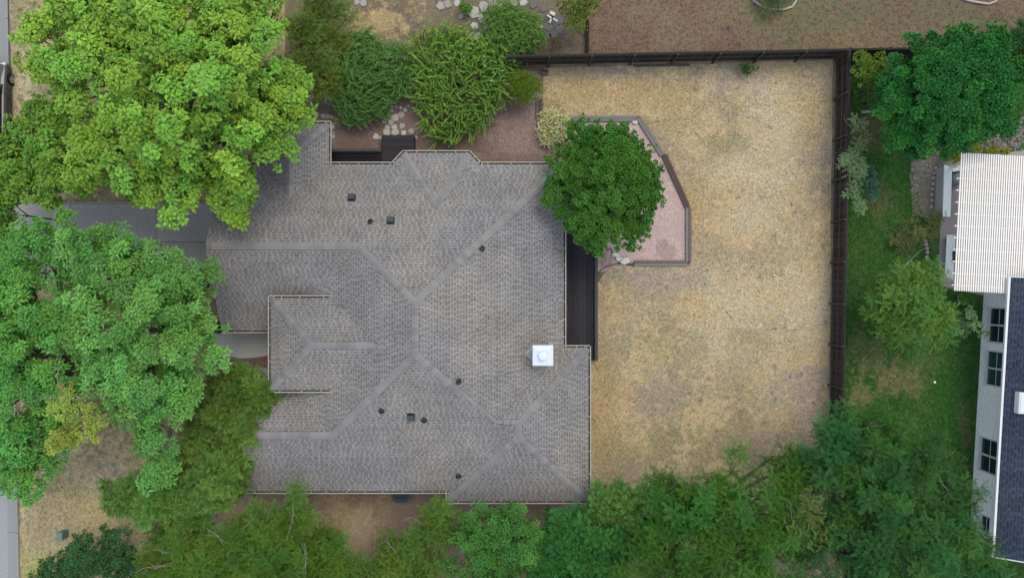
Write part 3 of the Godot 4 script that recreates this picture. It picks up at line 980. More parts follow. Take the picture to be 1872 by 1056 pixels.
	gutter(root, [Vector3(ox + 0.3, he, 2.24), Vector3(gw, he, 2.24)], [S], [gm, dm])
	gutter(root, [Vector3(gw, he, zn), Vector3(vx0, he, zn)], [N], [gm, dm])
	# walls below the eaves
	var wm := mat(Color(0.36, 0.34, 0.31), 0.85)
	var wl := func(x0: float, x1: float, z0: float, z1: float, h: float) -> void:
		var b := MB.new()
		b.box(Vector3((x0 + x1) * 0.5, h * 0.5, (z0 + z1) * 0.5), Vector3(x1 - x0, h, z1 - z0))
		put("wall", b.mesh(), wm, root)
	wl.call(ridge_x, xe - 0.5, zn + 0.5, wz0 + 3.0, 2.86)
	wl.call(gw + 0.35, ridge_x, zn + 0.5, 1.74, 2.86)
	wl.call(gs + 0.35, -3.0, 4.85, zs - 0.5, 2.86)
	wl.call(wx0 + 0.5, wx1 - 0.5, wz0 + 0.53, wz1 - 0.5, 2.855)
	wl.call(vx0 + 0.5, vx1 - 0.5, vz + 0.5, zn + 1.2, 2.85)
	wl.call(xwe + 1.6, ridge_x - 0.1, 1.5, 5.2, 3.0)
	var bw := MB.new()
	bw.prism([Vector2(ba.x + 0.45, zn + 0.6), Vector2(bb.x + 0.35, bb.y + 0.5), Vector2(bc.x - 0.35, bc.y + 0.5), Vector2(bd.x - 0.45, zn + 0.6)], 0.0, 2.84)
	put("wall", bw.mesh(), wm, root)
	# gable ends
	for q in [[gw + 0.35, zn + 0.5, 1.74, -2.204, hw - 0.2], [gs + 0.35, 4.85, zs - 0.5, 7.69, hs - 0.2]]:
		var b := MB.new()
		b.tri(Vector3(q[0] - 0.003, 2.7, q[1]), Vector3(q[0] - 0.003, q[4], q[3]), Vector3(q[0] - 0.003, 2.7, q[2]))
		b.tri(Vector3(q[0] + 0.2, 2.7, q[1]), Vector3(q[0] + 0.2, 2.7, q[2]), Vector3(q[0] + 0.2, q[4], q[3]))
		put("gable", b.mesh(), wm, root)
	# rake boards
	var rb := mat(Color(0.5, 0.48, 0.45), 0.6)
	for q in [[gw, zn, -2.204, hw], [gw, 2.24, -2.204, hw], [gs, zs, 7.69, hs], [gs, 4.3, 7.69, hs]]:
		var b := MB.new()
		b.bar(Vector3(q[0] - 0.015, he - 0.09, q[1]), Vector3(q[0] - 0.015, q[3] - 0.09, q[2]), 0.03, 0.16)
		put("rake_board", b.mesh(), rb, root)
	# porch posts
	for z in [oz0 + 0.45, oz1 - 0.45]:
		var b := MB.new()
		b.box(Vector3(ox + 0.45, 2.1, z), Vector3(0.25, 4.2, 0.25))
		b.box(Vector3(ox + 0.45, 0.2, z), Vector3(0.4, 0.4, 0.4))
		put("porch_post", b.mesh(), rb, root)
	var pb := MB.new()
	pb.box(Vector3(ox + 0.45, 4.12, oc), Vector3(0.2, 0.24, oz1 - oz0 - 1.2))
	put("porch_beam", pb.mesh(), rb, root)
	# glazed doors to the back deck and windows
	var glass := mat(Color(0.02, 0.028, 0.035), 0.06, false)
	var frame := mat(Color(0.6, 0.6, 0.58), 0.5)
	for w in [[Vector3(xe - 0.5, 1.25, -1.5), 1.9, 2.1], [Vector3(xe - 0.5, 1.45, 1.8), 1.4, 1.3], [Vector3(wx1 - 0.5, 1.5, 7.2), 1.6, 1.3]]:
		var b := MB.new(); var g := MB.new()
		var c: Vector3 = w[0]; var wd: float = w[1]; var ht: float = w[2]
		for sd in [-1, 1]:
			b.box(c + Vector3(0.02, 0, sd * wd * 0.5), Vector3(0.06, ht, 0.07))
			b.box(c + Vector3(0.02, sd * ht * 0.5, 0), Vector3(0.06, 0.07, wd + 0.07))
		b.box(c + Vector3(0.015, 0, 0), Vector3(0.05, ht, 0.05))
		g.box(c + Vector3(0.006, 0, 0), Vector3(0.02, ht, wd))
		var fo := put("window", b.mesh(), frame, root)
		put("pane", g.mesh(), glass, fo)
	# chimney with white metal cap and the little cricket behind it
	var cc := at(992.5, 649.5, 4.9)
	var body := MB.new()
	body.box(Vector3(cc.x, 3.9, cc.z), Vector3(0.86, 1.8, 0.86))
	var ch := put("chimney", body.mesh(), mat(Color(0.5, 0.5, 0.48), 0.7), root)
	ch.set_meta("label", "square chimney with a bright white metal cap")
	var white := mat(Color(0.56, 0.61, 0.66), 0.45, false)
	var cb := MB.new()
	var hc := 0.53
	var rings := []
	for l in [[hc, 4.80], [hc, 4.93], [hc - 0.06, 4.95], [hc - 0.08, 4.93], [0.22, 5.0]]:
		var r := []
		for k in [[-1, -1], [1, -1], [1, 1], [-1, 1]]: r.append(Vector3(cc.x + k[0] * l[0], l[1], cc.z + k[1] * l[0]))
		rings.append(r)
	for i in rings.size() - 1:
		for j in 4:
			cb.quad(rings[i][j], rings[i][(j + 1) % 4], rings[i + 1][(j + 1) % 4], rings[i + 1][j])
	cb.quad(rings[4][0], rings[4][1], rings[4][2], rings[4][3])
	put("chimney_cap", cb.mesh(), white, ch)
	var fl := MB.new()
	fl.lathe(Vector3(cc.x, 5.0, cc.z), [Vector2(0.16, 0.0), Vector2(0.16, 0.14), Vector2(0.235, 0.15), Vector2(0.235, 0.19), Vector2(0.2, 0.215), Vector2(0.001, 0.24)], 24)
	put("flue_cap", fl.mesh(), white, ch)
	var dn := MB.new()
	dn.tube([Vector3(cc.x + 0.4, 3.5, cc.z - 0.48), Vector3(cc.x + 0.4, 4.86, cc.z - 0.48)], [0.05, 0.05], 8)
	put("vent_pipe", dn.mesh(), white, ch)
	var ck := MB.new()
	var ry := he + pe * (xe - (cc.x - 0.43))
	var tip := Vector3(cc.x - 0.98, he + pe * (xe - (cc.x - 0.98)) + 0.03, cc.z)
	var top := Vector3(cc.x - 0.42, ry + 0.32, cc.z)
	flat_poly(ck, [tip, top, Vector3(cc.x - 0.42, ry + 0.03, cc.z - 0.5)], Vector3(0, 1, -1))
	flat_poly(ck, [tip, top, Vector3(cc.x - 0.42, ry + 0.03, cc.z + 0.5)], Vector3(0, 1, 1))
	put("chimney_cricket", ck.mesh(), mat(Color(0.42, 0.43, 0.46), 0.6, true, 0.0, 0.8), ch)
	# roof vents
	var black := mat(Color(0.018, 0.02, 0.026), 0.5, true)
	var slate := mat(Color(0.05, 0.068, 0.085), 0.45, true)
	var plane := func(side: String, u: float, v: float) -> Array:
		var p := at(u, v, 4.3)
		var h := 0.0; var nn := Vector3.UP
		for it in 4:
			if side == "n": h = he + pn * (p.z - zn); nn = Vector3(0, 1, -pn)
			elif side == "s": h = he + ps * (zs - p.z); nn = Vector3(0, 1, ps)
			else: h = he + pe * (xe - p.x); nn = Vector3(pe, 1, 0)
			p = at(u, v, h)
		return [p, nn.normalized()]
	for q in [["n", 643, 362], ["n", 714, 404], ["s", 751, 761]]:
		var pl: Array = plane.call(q[0], q[1], q[2])
		var y: Vector3 = pl[1]; var x := Vector3.RIGHT; var z := x.cross(y).normalized()
		var o: Vector3 = pl[0]
		var f := MB.new(); var hd := MB.new()
		f.obox(o + y * 0.02, x * 0.2, y * 0.012, z * 0.2)
		f.obox(o + y * 0.08, x * 0.13, y * 0.08, z * 0.13)
		var dsgn := -1.0 if q[0] == "n" else 1.0
		# hood with a sloped lip on its downhill side
		var rr0 := []
		for l in [[0.175, 0.10], [0.175, 0.17], [0.145, 0.20]]:
			var r := []
			for k in [[-1, -1], [1, -1], [1, 1], [-1, 1]]: r.append(o + x * k[0] * l[0] + y * l[1] + z * (k[1] * l[0] * 0.95 + 0.03 * dsgn))
			rr0.append(r)
		for i in 2:
			for j in 4: hd.quad(rr0[i][j], rr0[i][(j + 1) % 4], rr0[i + 1][(j + 1) % 4], rr0[i + 1][j])
		hd.quad(rr0[2][0], rr0[2][1], rr0[2][2], rr0[2][3])
		var vo := put("box_vent", f.mesh(), black, root)
		put("vent_hood", hd.mesh(), slate, vo)
	for q in [["n", 677, 405, 0], ["e", 881, 454, 0], ["e", 838, 697, 0], ["s", 697, 751, 1], ["s", 775, 768, 1], ["s", 838, 870, 1]]:
		var pl: Array = plane.call(q[0], q[1], q[2])
		var y: Vector3 = pl[1]; var o: Vector3 = pl[0]
		var f := MB.new()
		var x := Vector3.RIGHT; var z := x.cross(y).normalized()
		var bs := Basis(y.cross(Vector3.FORWARD).normalized(), y, Vector3.ZERO)
		bs.z = bs.x.cross(bs.y).normalized()
		f.lathe(o, [Vector2(0.165, 0.012), Vector2(0.155, 0.035), Vector2(0.085, 0.07), Vector2(0.075, 0.13)], 16, bs)
		if q[3] == 1:      # pointed uphill tongue of the flashing
			flat_poly(f, [o + y * 0.03 - z * 0.24, o + y * 0.03 + x * 0.13, o + y * 0.03 - x * 0.13], y)
		var vo := put("pipe_vent", f.mesh(), black, root)
		var pm := MB.new()
		pm.lathe(o, [Vector2(0.06, 0.0), Vector2(0.06, 0.3), Vector2(0.045, 0.3), Vector2(0.045, 0.1), Vector2(0.001, 0.1)], 14)
		put("pipe", pm.mesh(), slate, vo)

# an irregular flat stone
func stone(parent: Node3D, u: float, v: float, r: float, h: float, m: Material, called := "flagstone", y0 := 0.0) -> void:
	var c := at(u, v)
	var n := rng.randi_range(5, 7)
	var pts := []
	var a0 := rr(0, TAU)
	for i in n:
		var an := a0 + TAU * (i + rr(-0.25, 0.25)) / n
		pts.append(Vector2(cos(an), sin(an)) * r * ALT / FOCAL * rr(0.78, 1.12))
	var b := MB.new()
	b.prism(pts, 0.0, h, minf(0.02, h * 0.4))
	var o := put(called, b.mesh(), m, parent)
	o.position = Vector3(c.x, y0, c.z) - parent.position

func build_yard() -> void:
	rng.seed = 99
	var pale := [mat(Color(0.62, 0.60, 0.56), 0.9), mat(Color(0.50, 0.48, 0.45), 0.9), mat(Color(0.72, 0.70, 0.65), 0.9), mat(Color(0.44, 0.39, 0.36), 0.9)]
	# stepping stones at the end of the side deck
	var path := Node3D.new()
	path.name = numbered("flagstone_path")
	add_child(path)
	path.set_meta("kind", "structure")
	path.position = at(700, 220)
	for q in [[425, 185, 27], [440, 222, 22], [485, 227, 21], [510, 197, 28], [552, 180, 23], [460, 263, 20], [507, 262, 24], [560, 250, 25], [455, 295, 27], [515, 297, 29], [570, 298, 22], [620, 290, 23], [388, 323, 24], [420, 330, 14], [650, 328, 14],
			[448, 125, 13], [490, 125, 13], [522, 127, 14], [485, 152, 16], [577, 147, 16], [548, 132, 11], [470, 180, 15], [600, 120, 13], [440, 150, 10]]:
		stone(path, 580.0 + q[0] / 3.6, 160.0 + q[1] / 3.6, q[2] / 3.6, 0.03, pale[rng.randi() % 3], "flagstone", 0.006)
	var path2 := Node3D.new()
	path2.name = numbered("flagstone_path")
	add_child(path2)
	path2.set_meta("kind", "structure")
	path2.position = at(600, 200)
	for q in [[606, 243, 6], [607, 232, 5], [609, 250, 5], [596, 187, 4], [603, 190, 5], [606, 214, 4], [598, 213, 5], [590, 212, 5], [585, 178, 6], [592, 175, 5], [602, 181, 4], [578, 210, 6], [570, 178, 6]]:
		stone(path2, q[0], q[1], q[2], 0.05, pale[rng.randi() % 4], "flagstone", 0.006)
	# flagged patio beyond the shrubs
	var pat := Node3D.new()
	pat.name = numbered("flagstone_patio")
	add_child(pat)
	pat.set_meta("kind", "structure")
	pat.position = at(900, 40)
	for q in [[866, 22, 13], [884, 12, 12], [882, 34, 10], [868, 48, 9], [900, 6, 10], [850, 12, 7], [843, 30, 6], [856, 64, 8], [874, 66, 7], [994, 15, 8], [988, 32, 9], [1003, 48, 12], [1018, 40, 13], [1000, 66, 10], [1012, 62, 9], [985, 52, 9], [975, 8, 9], [920, 14, 9], [938, 6, 8], [956, 4, 9], [892, 50, 8], [1022, 52, 10],
			[664, 6, 7], [652, 4, 6], [836, 6, 7], [818, 8, 9], [806, 10, 9]]:
		stone(pat, q[0], q[1], q[2], 0.05, pale[rng.randi() % 4] if q[0] < 960 else mat(Color(0.22, 0.2, 0.19), 0.85), "flagstone", 0.004)
	# white blocks lying on the dark paving
	var wb := mat(Color(0.78, 0.78, 0.77), 0.7)
	var sizes := [[1010, 26, 0.34, 0.2, 0.5], [1004, 32, 0.3, 0.12, 0.6], [1015, 38, 0.3, 0.12, 0.6], [1006, 40, 0.26, 0.12, 1.9], [987, 50, 0.3, 0.2, 0.3], [916, 24, 0.2, 0.1, 0.4]]
	var lbs := ["largest white block on the dark paving beside a yellow green shrub", "thin white block just below the largest one on the dark paving", "lower right of the thin white blocks on the dark paving", "steeply turned thin white block on the dark paving", "white block half under the wispy shrub at the paving's edge", "small white bent piece among the wispy shrub's shoots"]
	for i in sizes.size():
		var q: Array = sizes[i]
		var b := MB.new()
		b.slab(Vector3.ZERO, Vector3(q[2], 0.12, q[3]), 0.02)
		var o := put("white_block", b.mesh(), wb, null)
		o.position = at(q[0], q[1]) + Vector3(0, 0.114, 0)
		o.rotation.y = -q[4]
		tag(o, lbs[i], "block", "white blocks on the paving")
	# weathered timbers round the gravel bed
	var tm := [mat(Color(0.20, 0.17, 0.16), 0.9), mat(Color(0.27, 0.255, 0.25), 0.9), mat(Color(0.14, 0.105, 0.09), 0.9)]
	var tl := [[[1036, 218], [1163, 217], 1, "long grey timber along the top of the pink gravel bed"], [[1167, 215], [1211, 284], 1, "pale slanting timber at the upper right of the gravel bed"], [[1214, 284], [1257, 379], 2, "dark brown slanting timber at the right of the gravel bed"],
		[[1258, 380], [1258, 478], 0, "upright timber along the right side of the pink gravel"], [[1159, 481], [1256, 481], 0, "timber along the bottom of the pink gravel bed"], [[986, 182], [984, 216], 2, "short dark timber between round shrub and dry lawn"], [[990, 133], [1002, 133], 2, "tiny timber end beside the round shrub at the fence"]]
	for q in tl:
		var a := at(q[0][0], q[0][1]); var c := at(q[1][0], q[1][1])
		var o := thing("timber_edging", q[3], "timber", (a + c) * 0.5, 0.0, "timbers edging the beds")
		a -= o.position; c -= o.position
		var d := (c - a).normalized()
		var s := Vector3(-d.z, 0, d.x)
		for k in 2:
			var b := MB.new()
			var off := s * (0.085 if k else -0.085)
			b.bar(a + off + Vector3(0, 0.075 + 0.012 * k, 0), c + off * (1.0 + rr(-0.1, 0.1)) + Vector3(0, 0.075 + 0.012 * k, 0), 0.15, 0.15)
			put("beam", b.mesh(), tm[(q[2] + k * (rng.randi() % 2)) % 3], o)
	# white rocks and the thin steel edging by the deck
	var rk := [[1125, 466, 6, "leftmost of the three white rocks below the round tree"], [1131, 474, 6, "middle of the three white rocks below the round tree"], [1143, 477, 9, "largest of the three white rocks below the round tree"], [1161, 224, 5, "white rock in the upper corner of the gravel bed"]]
	for q in rk:
		var r: float = q[2] * ALT / FOCAL
		var b := MB.new()
		var pts := []
		for i in 7:
			var an := TAU * (i + rr(-0.2, 0.2)) / 7
			pts.append(Vector2(cos(an) * 1.25, sin(an) * 0.8) * r * rr(0.8, 1.1))
		b.prism(pts, -0.02, 0.14, 0.05)
		var o := put("white_rock", b.mesh(), mat(Color(0.78, 0.77, 0.72), 0.8), null)
		o.position = at(q[0], q[1]) + Vector3(0, 0.02, 0)
		o.rotation.y = rr(-0.5, 0.1)
		tag(o, q[3], "rock", "white rocks in the gravel bed")
	var steel := mat(Color(0.06, 0.055, 0.055), 0.6)
	var lines := [[[[1092, 503], [1100, 493], [1110, 487], [1124, 483], [1140, 482], [1160, 484]], "thin dark steel edging curving from the deck to the timbers"], [[[1116, 452], [1120, 463], [1126, 473], [1134, 482]], "thin dark steel edging beside the white rocks"]]
	for l in lines:
		var b := MB.new()
		var ps: Array = l[0]
		for i in ps.size() - 1:
			b.bar(at(ps[i][0], ps[i][1]) + Vector3(0, 0.06, 0), at(ps[i + 1][0], ps[i + 1][1]) + Vector3(0, 0.06, 0), 0.03, 0.12)
		tag(put("steel_edging", b.mesh(), steel), l[1], "edging")
	# plank lying at the fence
	var pk := MB.new()
	pk.slab(Vector3.ZERO, Vector3(3.3, 0.05, 0.14), 0.01, 0.015)
	var po := put("plank", pk.mesh(), mat(Color(0.14, 0.12, 0.11), 0.9))
	po.position = at(1210, 119.5) + Vector3(0, 0.03, 0)
	tag(po, "long dark plank lying on the ground against the back fence", "plank")
	# grassy tuft by the fence
	# --- decks
	var bd := [mat(Color(0.052, 0.049, 0.06), 0.65), mat(Color(0.064, 0.06, 0.07), 0.65), mat(Color(0.045, 0.042, 0.052), 0.65)]
	var rim := mat(Color(0.10, 0.097, 0.11), 0.7)
	var a := at(1028, 345, 0.45); var c := at(1087, 656, 0.45)
	var dk := thing("back_deck", "dark plank deck along the right wall of the house", "deck", Vector3((a.x + c.x) * 0.5, 0, (a.z + c.z) * 0.5))
	var x := 2.25
	var n := int((c.x - x) / 0.146)
	for i in n:
		var b := MB.new()
		var z0 := a.z
		b.slab(Vector3(x + 0.07 + i * 0.146, 0.43 + rr(-0.003, 0.003), (z0 + c.z) * 0.5) - dk.position, Vector3(0.138, 0.04, c.z - z0), 0.006)
		put("board", b.mesh(), bd[rng.randi() % 3], dk)
	var fb := MB.new()
	fb.box(Vector3(c.x + 0.02, 0.22, (a.z + c.z) * 0.5) - dk.position, Vector3(0.04, 0.44, c.z - a.z + 0.08))
	put("fascia", fb.mesh(), rim, dk)
	fb = MB.new()
	fb.box(Vector3((x + c.x) * 0.5, 0.22, c.z + 0.02) - dk.position, Vector3(c.x - x, 0.438, 0.038))
	put("fascia", fb.mesh(), rim, dk)
	# low rail along the outer edge
	fb = MB.new()
	fb.slab(Vector3(c.x + 0.05, 0.95, (a.z + c.z) * 0.5) - dk.position, Vector3(0.17, 0.05, c.z - a.z + 0.1), 0.01)
	put("rail", fb.mesh(), rim, dk)
	fb = MB.new()
	fb.slab(Vector3(c.x - 0.16, 0.95, c.z + 0.04) - dk.position, Vector3(0.25, 0.048, 0.12), 0.01)
	put("rail", fb.mesh(), rim, dk)
	for i in 6:
		var b := MB.new()
		b.box(Vector3(c.x - 0.03, 0.69, lerpf(a.z + 0.3, c.z - 0.04, i / 5.0)) - dk.position, Vector3(0.09, 0.47, 0.09))
		put("post", b.mesh(), bd[2], dk)
	# side deck and its step platform
	var a2 := at(604, 281, 0.4); var c2 := at(700, 304, 0.4)
	var sd := thing("side_deck", "dark plank deck with a raised platform between two wings of the house", "deck", at(680, 290))
	var z := a2.z - 0.13
	while z < -6.2:
		var b := MB.new()
		b.slab(Vector3((a2.x + -5.4) * 0.5, 0.36 + rr(-0.003, 0.003), z + 0.07) - sd.position, Vector3(-5.4 - a2.x, 0.04, 0.138), 0.006)
		put("board", b.mesh(), bd[rng.randi() % 3], sd)
		z += 0.146
	var p0 := at(698, 248, 0.55); var p1 := at(756, 284, 0.55)
	z = p0.z
	while z < -6.9:
		var b := MB.new()
		b.slab(Vector3((p0.x + p1.x) * 0.5, 0.53 + rr(-0.003, 0.003), z + 0.07) - sd.position, Vector3(p1.x - p0.x, 0.04, 0.138), 0.006)
		put("platform_board", b.mesh(), bd[rng.randi() % 2], sd)
		z += 0.146
	for q in [[(p0.x + p1.x) * 0.5, p0.z - 0.02, p1.x - p0.x, 0.04], [p0.x - 0.02, (p0.z - 6.9) * 0.5, 0.04, -6.9 - p0.z], [p1.x + 0.02, (p0.z - 6.9) * 0.5, 0.04, -6.9 - p0.z]]:
		var b := MB.new()
		b.box(Vector3(q[0], 0.26, q[1]) - sd.position, Vector3(q[2], 0.52, q[3]))
		put("fascia", b.mesh(), bd[2], sd)
	fb = MB.new()
	fb.slab(Vector3((a2.x + p0.x) * 0.5, 1.2, a2.z - 0.06) - sd.position, Vector3(p0.x - a2.x - 0.1, 0.05, 0.14), 0.01)
	put("rail", fb.mesh(), rim, sd)
	fb = MB.new()
	fb.box(Vector3((a2.x + p0.x) * 0.5, 0.5, a2.z - 0.06) - sd.position, Vector3(p0.x - a2.x - 0.1, 0.05, 0.06))
	put("rail", fb.mesh(), bd[2], sd)
	var bal := MB.new()
	bal.box(Vector3.ZERO, Vector3(0.04, 0.66, 0.04))
	var bmesh := bal.mesh()
	for i in 22:
		var o := put("baluster", bmesh, bd[1], sd)
		o.position = Vector3(lerpf(a2.x + 0.1, p0.x - 0.15, i / 21.0), 0.85, a2.z - 0.06) - sd.position
	# window well at the bottom wall
	var ww := thing("window_well", "grey moulded basement window well against the bottom wall of the house", "window well", at(735, 910))
	var outer := []; var inner := []; var inner2 := []
	for i in 17:
		var an := PI * i / 16.0
		var ex := 0.72
		var cx := signf(cos(an)) * pow(absf(cos(an)), ex); var sz := pow(absf(sin(an)), ex)
		outer.append(Vector2(cx * 0.62, -0.35 + sz * 0.62)); inner.append(Vector2(cx * 0.50, -0.35 + sz * 0.50)); inner2.append(Vector2(cx * 0.43, -0.35 + sz * 0.40))
	var wm := MB.new()
	for i in 16:
		var P := func(q: Vector2, h: float) -> Vector3: return Vector3(q.x, h, q.y)
		wm.quad(P.call(outer[i], 0.0), P.call(outer[i + 1], 0.0), P.call(outer[i + 1], 0.26), P.call(outer[i], 0.26))
		wm.quad(P.call(outer[i], 0.26), P.call(outer[i + 1], 0.26), P.call(inner[i + 1], 0.28), P.call(inner[i], 0.28))
		wm.quad(P.call(inner[i], 0.28), P.call(inner[i + 1], 0.28), P.call(inner[i + 1], 0.12), P.call(inner[i], 0.12))
		wm.quad(P.call(inner[i], 0.12), P.call(inner[i + 1], 0.12), P.call(inner2[i + 1], 0.11), P.call(inner2[i], 0.11))
		wm.quad(P.call(inner2[i], 0.11), P.call(inner2[i + 1], 0.11), P.call(inner2[i + 1], 0.02), P.call(inner2[i], 0.02))
	put("well_wall", wm.mesh(), mat(Color(0.085, 0.105, 0.12), 0.5), ww)
	var wf := MB.new()
	var fp := []
	for q in inner2: fp.append(q)
	wf.prism(fp, 0.01, 0.03)
	put("well_floor", wf.mesh(), mat(Color(0.02, 0.022, 0.025), 0.3), ww)
	# utility box in the front lawn
	var ub := thing("utility_box", "small pale green utility box in the front lawn", "utility box", at(120, 974))
	var um := mat(Color(0.16, 0.27, 0.23), 0.6)
	var u1 := MB.new(); u1.slab(Vector3(0, 0.3, 0), Vector3(0.32, 0.6, 0.42), 0.03); put("cabinet", u1.mesh(), um, ub)
	var u2 := MB.new(); u2.slab(Vector3(0, 0.63, 0), Vector3(0.37, 0.06, 0.47), 0.03); put("lid", u2.mesh(), mat(Color(0.2, 0.33, 0.28), 0.6), ub)

func build_fences() -> void:
	rng.seed = 123
	var pm := [mat(Color(0.060, 0.045, 0.040), 0.85), mat(Color(0.080, 0.062, 0.055), 0.85), mat(Color(0.046, 0.036, 0.033), 0.85)]
	var rail := mat(Color(0.105, 0.088, 0.082), 0.8)
	var capm := mat(Color(0.05, 0.043, 0.043), 0.75)
	var pick := MB.new()
	pick.box(Vector3(0, 0.9, 0), Vector3(0.137, 1.72, 0.02))
	var pickm := pick.mesh()
	var post := MB.new()
	post.slab(Vector3(0, 0.9, 0), Vector3(0.1, 1.84, 0.1), 0.015)
	var postm := post.mesh()
	# [start, end, side on which posts and rails stand, label, height factor]
	for f in [[at(926, 121), at(1528, 109), 1.0, "dark brown board fence along the top of the back yard"], [at(1528, 109), at(1511, 1000), 1.0, "dark brown board fence along the right side of the back yard"],
			[at(1530, 108.5), at(1960, 102), -1.0, "dark fence behind the dense tree of the green lawn"]]:
		var a: Vector3 = f[0]; var c: Vector3 = f[1]
		var root := thing("board_fence", f[3], "fence", a)
		var d := (c - a).normalized()
		var s: Vector3 = Vector3(-d.z, 0, d.x) * f[2]
		var ln := a.distance_to(c)
		var turn := atan2(-d.z, d.x)
		var n := int(ln / 0.143)
		for i in n:
			var o := put("picket", pickm, pm[rng.randi() % 3], root)
			o.position = d * (i + 0.5) * ln / n - s * 0.03 + Vector3(0, rr(-0.008, 0.008), 0)
			o.rotation.y = turn + rr(-0.01, 0.01)
		var np := int(round(ln / 2.44))
		for i in np + 1:
			var o := put("post", postm, rail, root)
			o.position = d * ln * i / np + s * 0.075
			o.rotation.y = turn
		for h in [0.3, 0.95, 1.6]:
			var b := MB.new()
			b.bar(s * 0.012 + Vector3(0, h, 0), d * ln + s * 0.012 + Vector3(0, h, 0), 0.05, 0.09)
			put("rail", b.mesh(), rail, root)
		var b := MB.new()
		b.bar(-s * 0.005 + Vector3(0, 1.79, 0), d * ln - s * 0.005 + Vector3(0, 1.79, 0), 0.11, 0.03)
		put("cap_board", b.mesh(), capm, root)
	# low dark divider in the yard beyond
	var dv := thing("garden_divider", "low dark wooden divider between bark bed and bare yard", "divider", at(1073, 75))
	for k in 3:
		var b := MB.new()
		b.slab(Vector3(0, 0.08 + k * 0.15, 0), Vector3(0.16 - 0.004 * k, 0.146, 2.2), 0.008)
		put("plank", b.mesh(), pm[k], dv)
	# white curved edgings at the top
	var em := mat(Color(0.55, 0.53, 0.50), 0.8)
	for q in [[[1368, -12], [1378, 2], [1393, 13], [1412, 18], [1433, 18], [1448, 13], [1454, 4], [1456, -10], "pale curved edging round a grassy bed beyond the back fence"], [[1745, -12], [1760, -1], [1780, 4], [1806, 8], [1818, 4], [1826, -4], [1830, -16], "pale angular edging at the top right of the bare yard"], [[1752, 540], [1752, 548], [1756, 553], [1763, 555], [1769, 552], [1772, 546], "thin pale hoop edging below the pergola"]]:
		var b := MB.new()
		for i in q.size() - 2:
			b.bar(at(q[i][0], q[i][1]) + Vector3(0, 0.06, 0), at(q[i + 1][0], q[i + 1][1]) + Vector3(0, 0.06, 0), 0.11, 0.12)
		tag(put("curved_edging", b.mesh(), em), q[q.size() - 1], "edging")

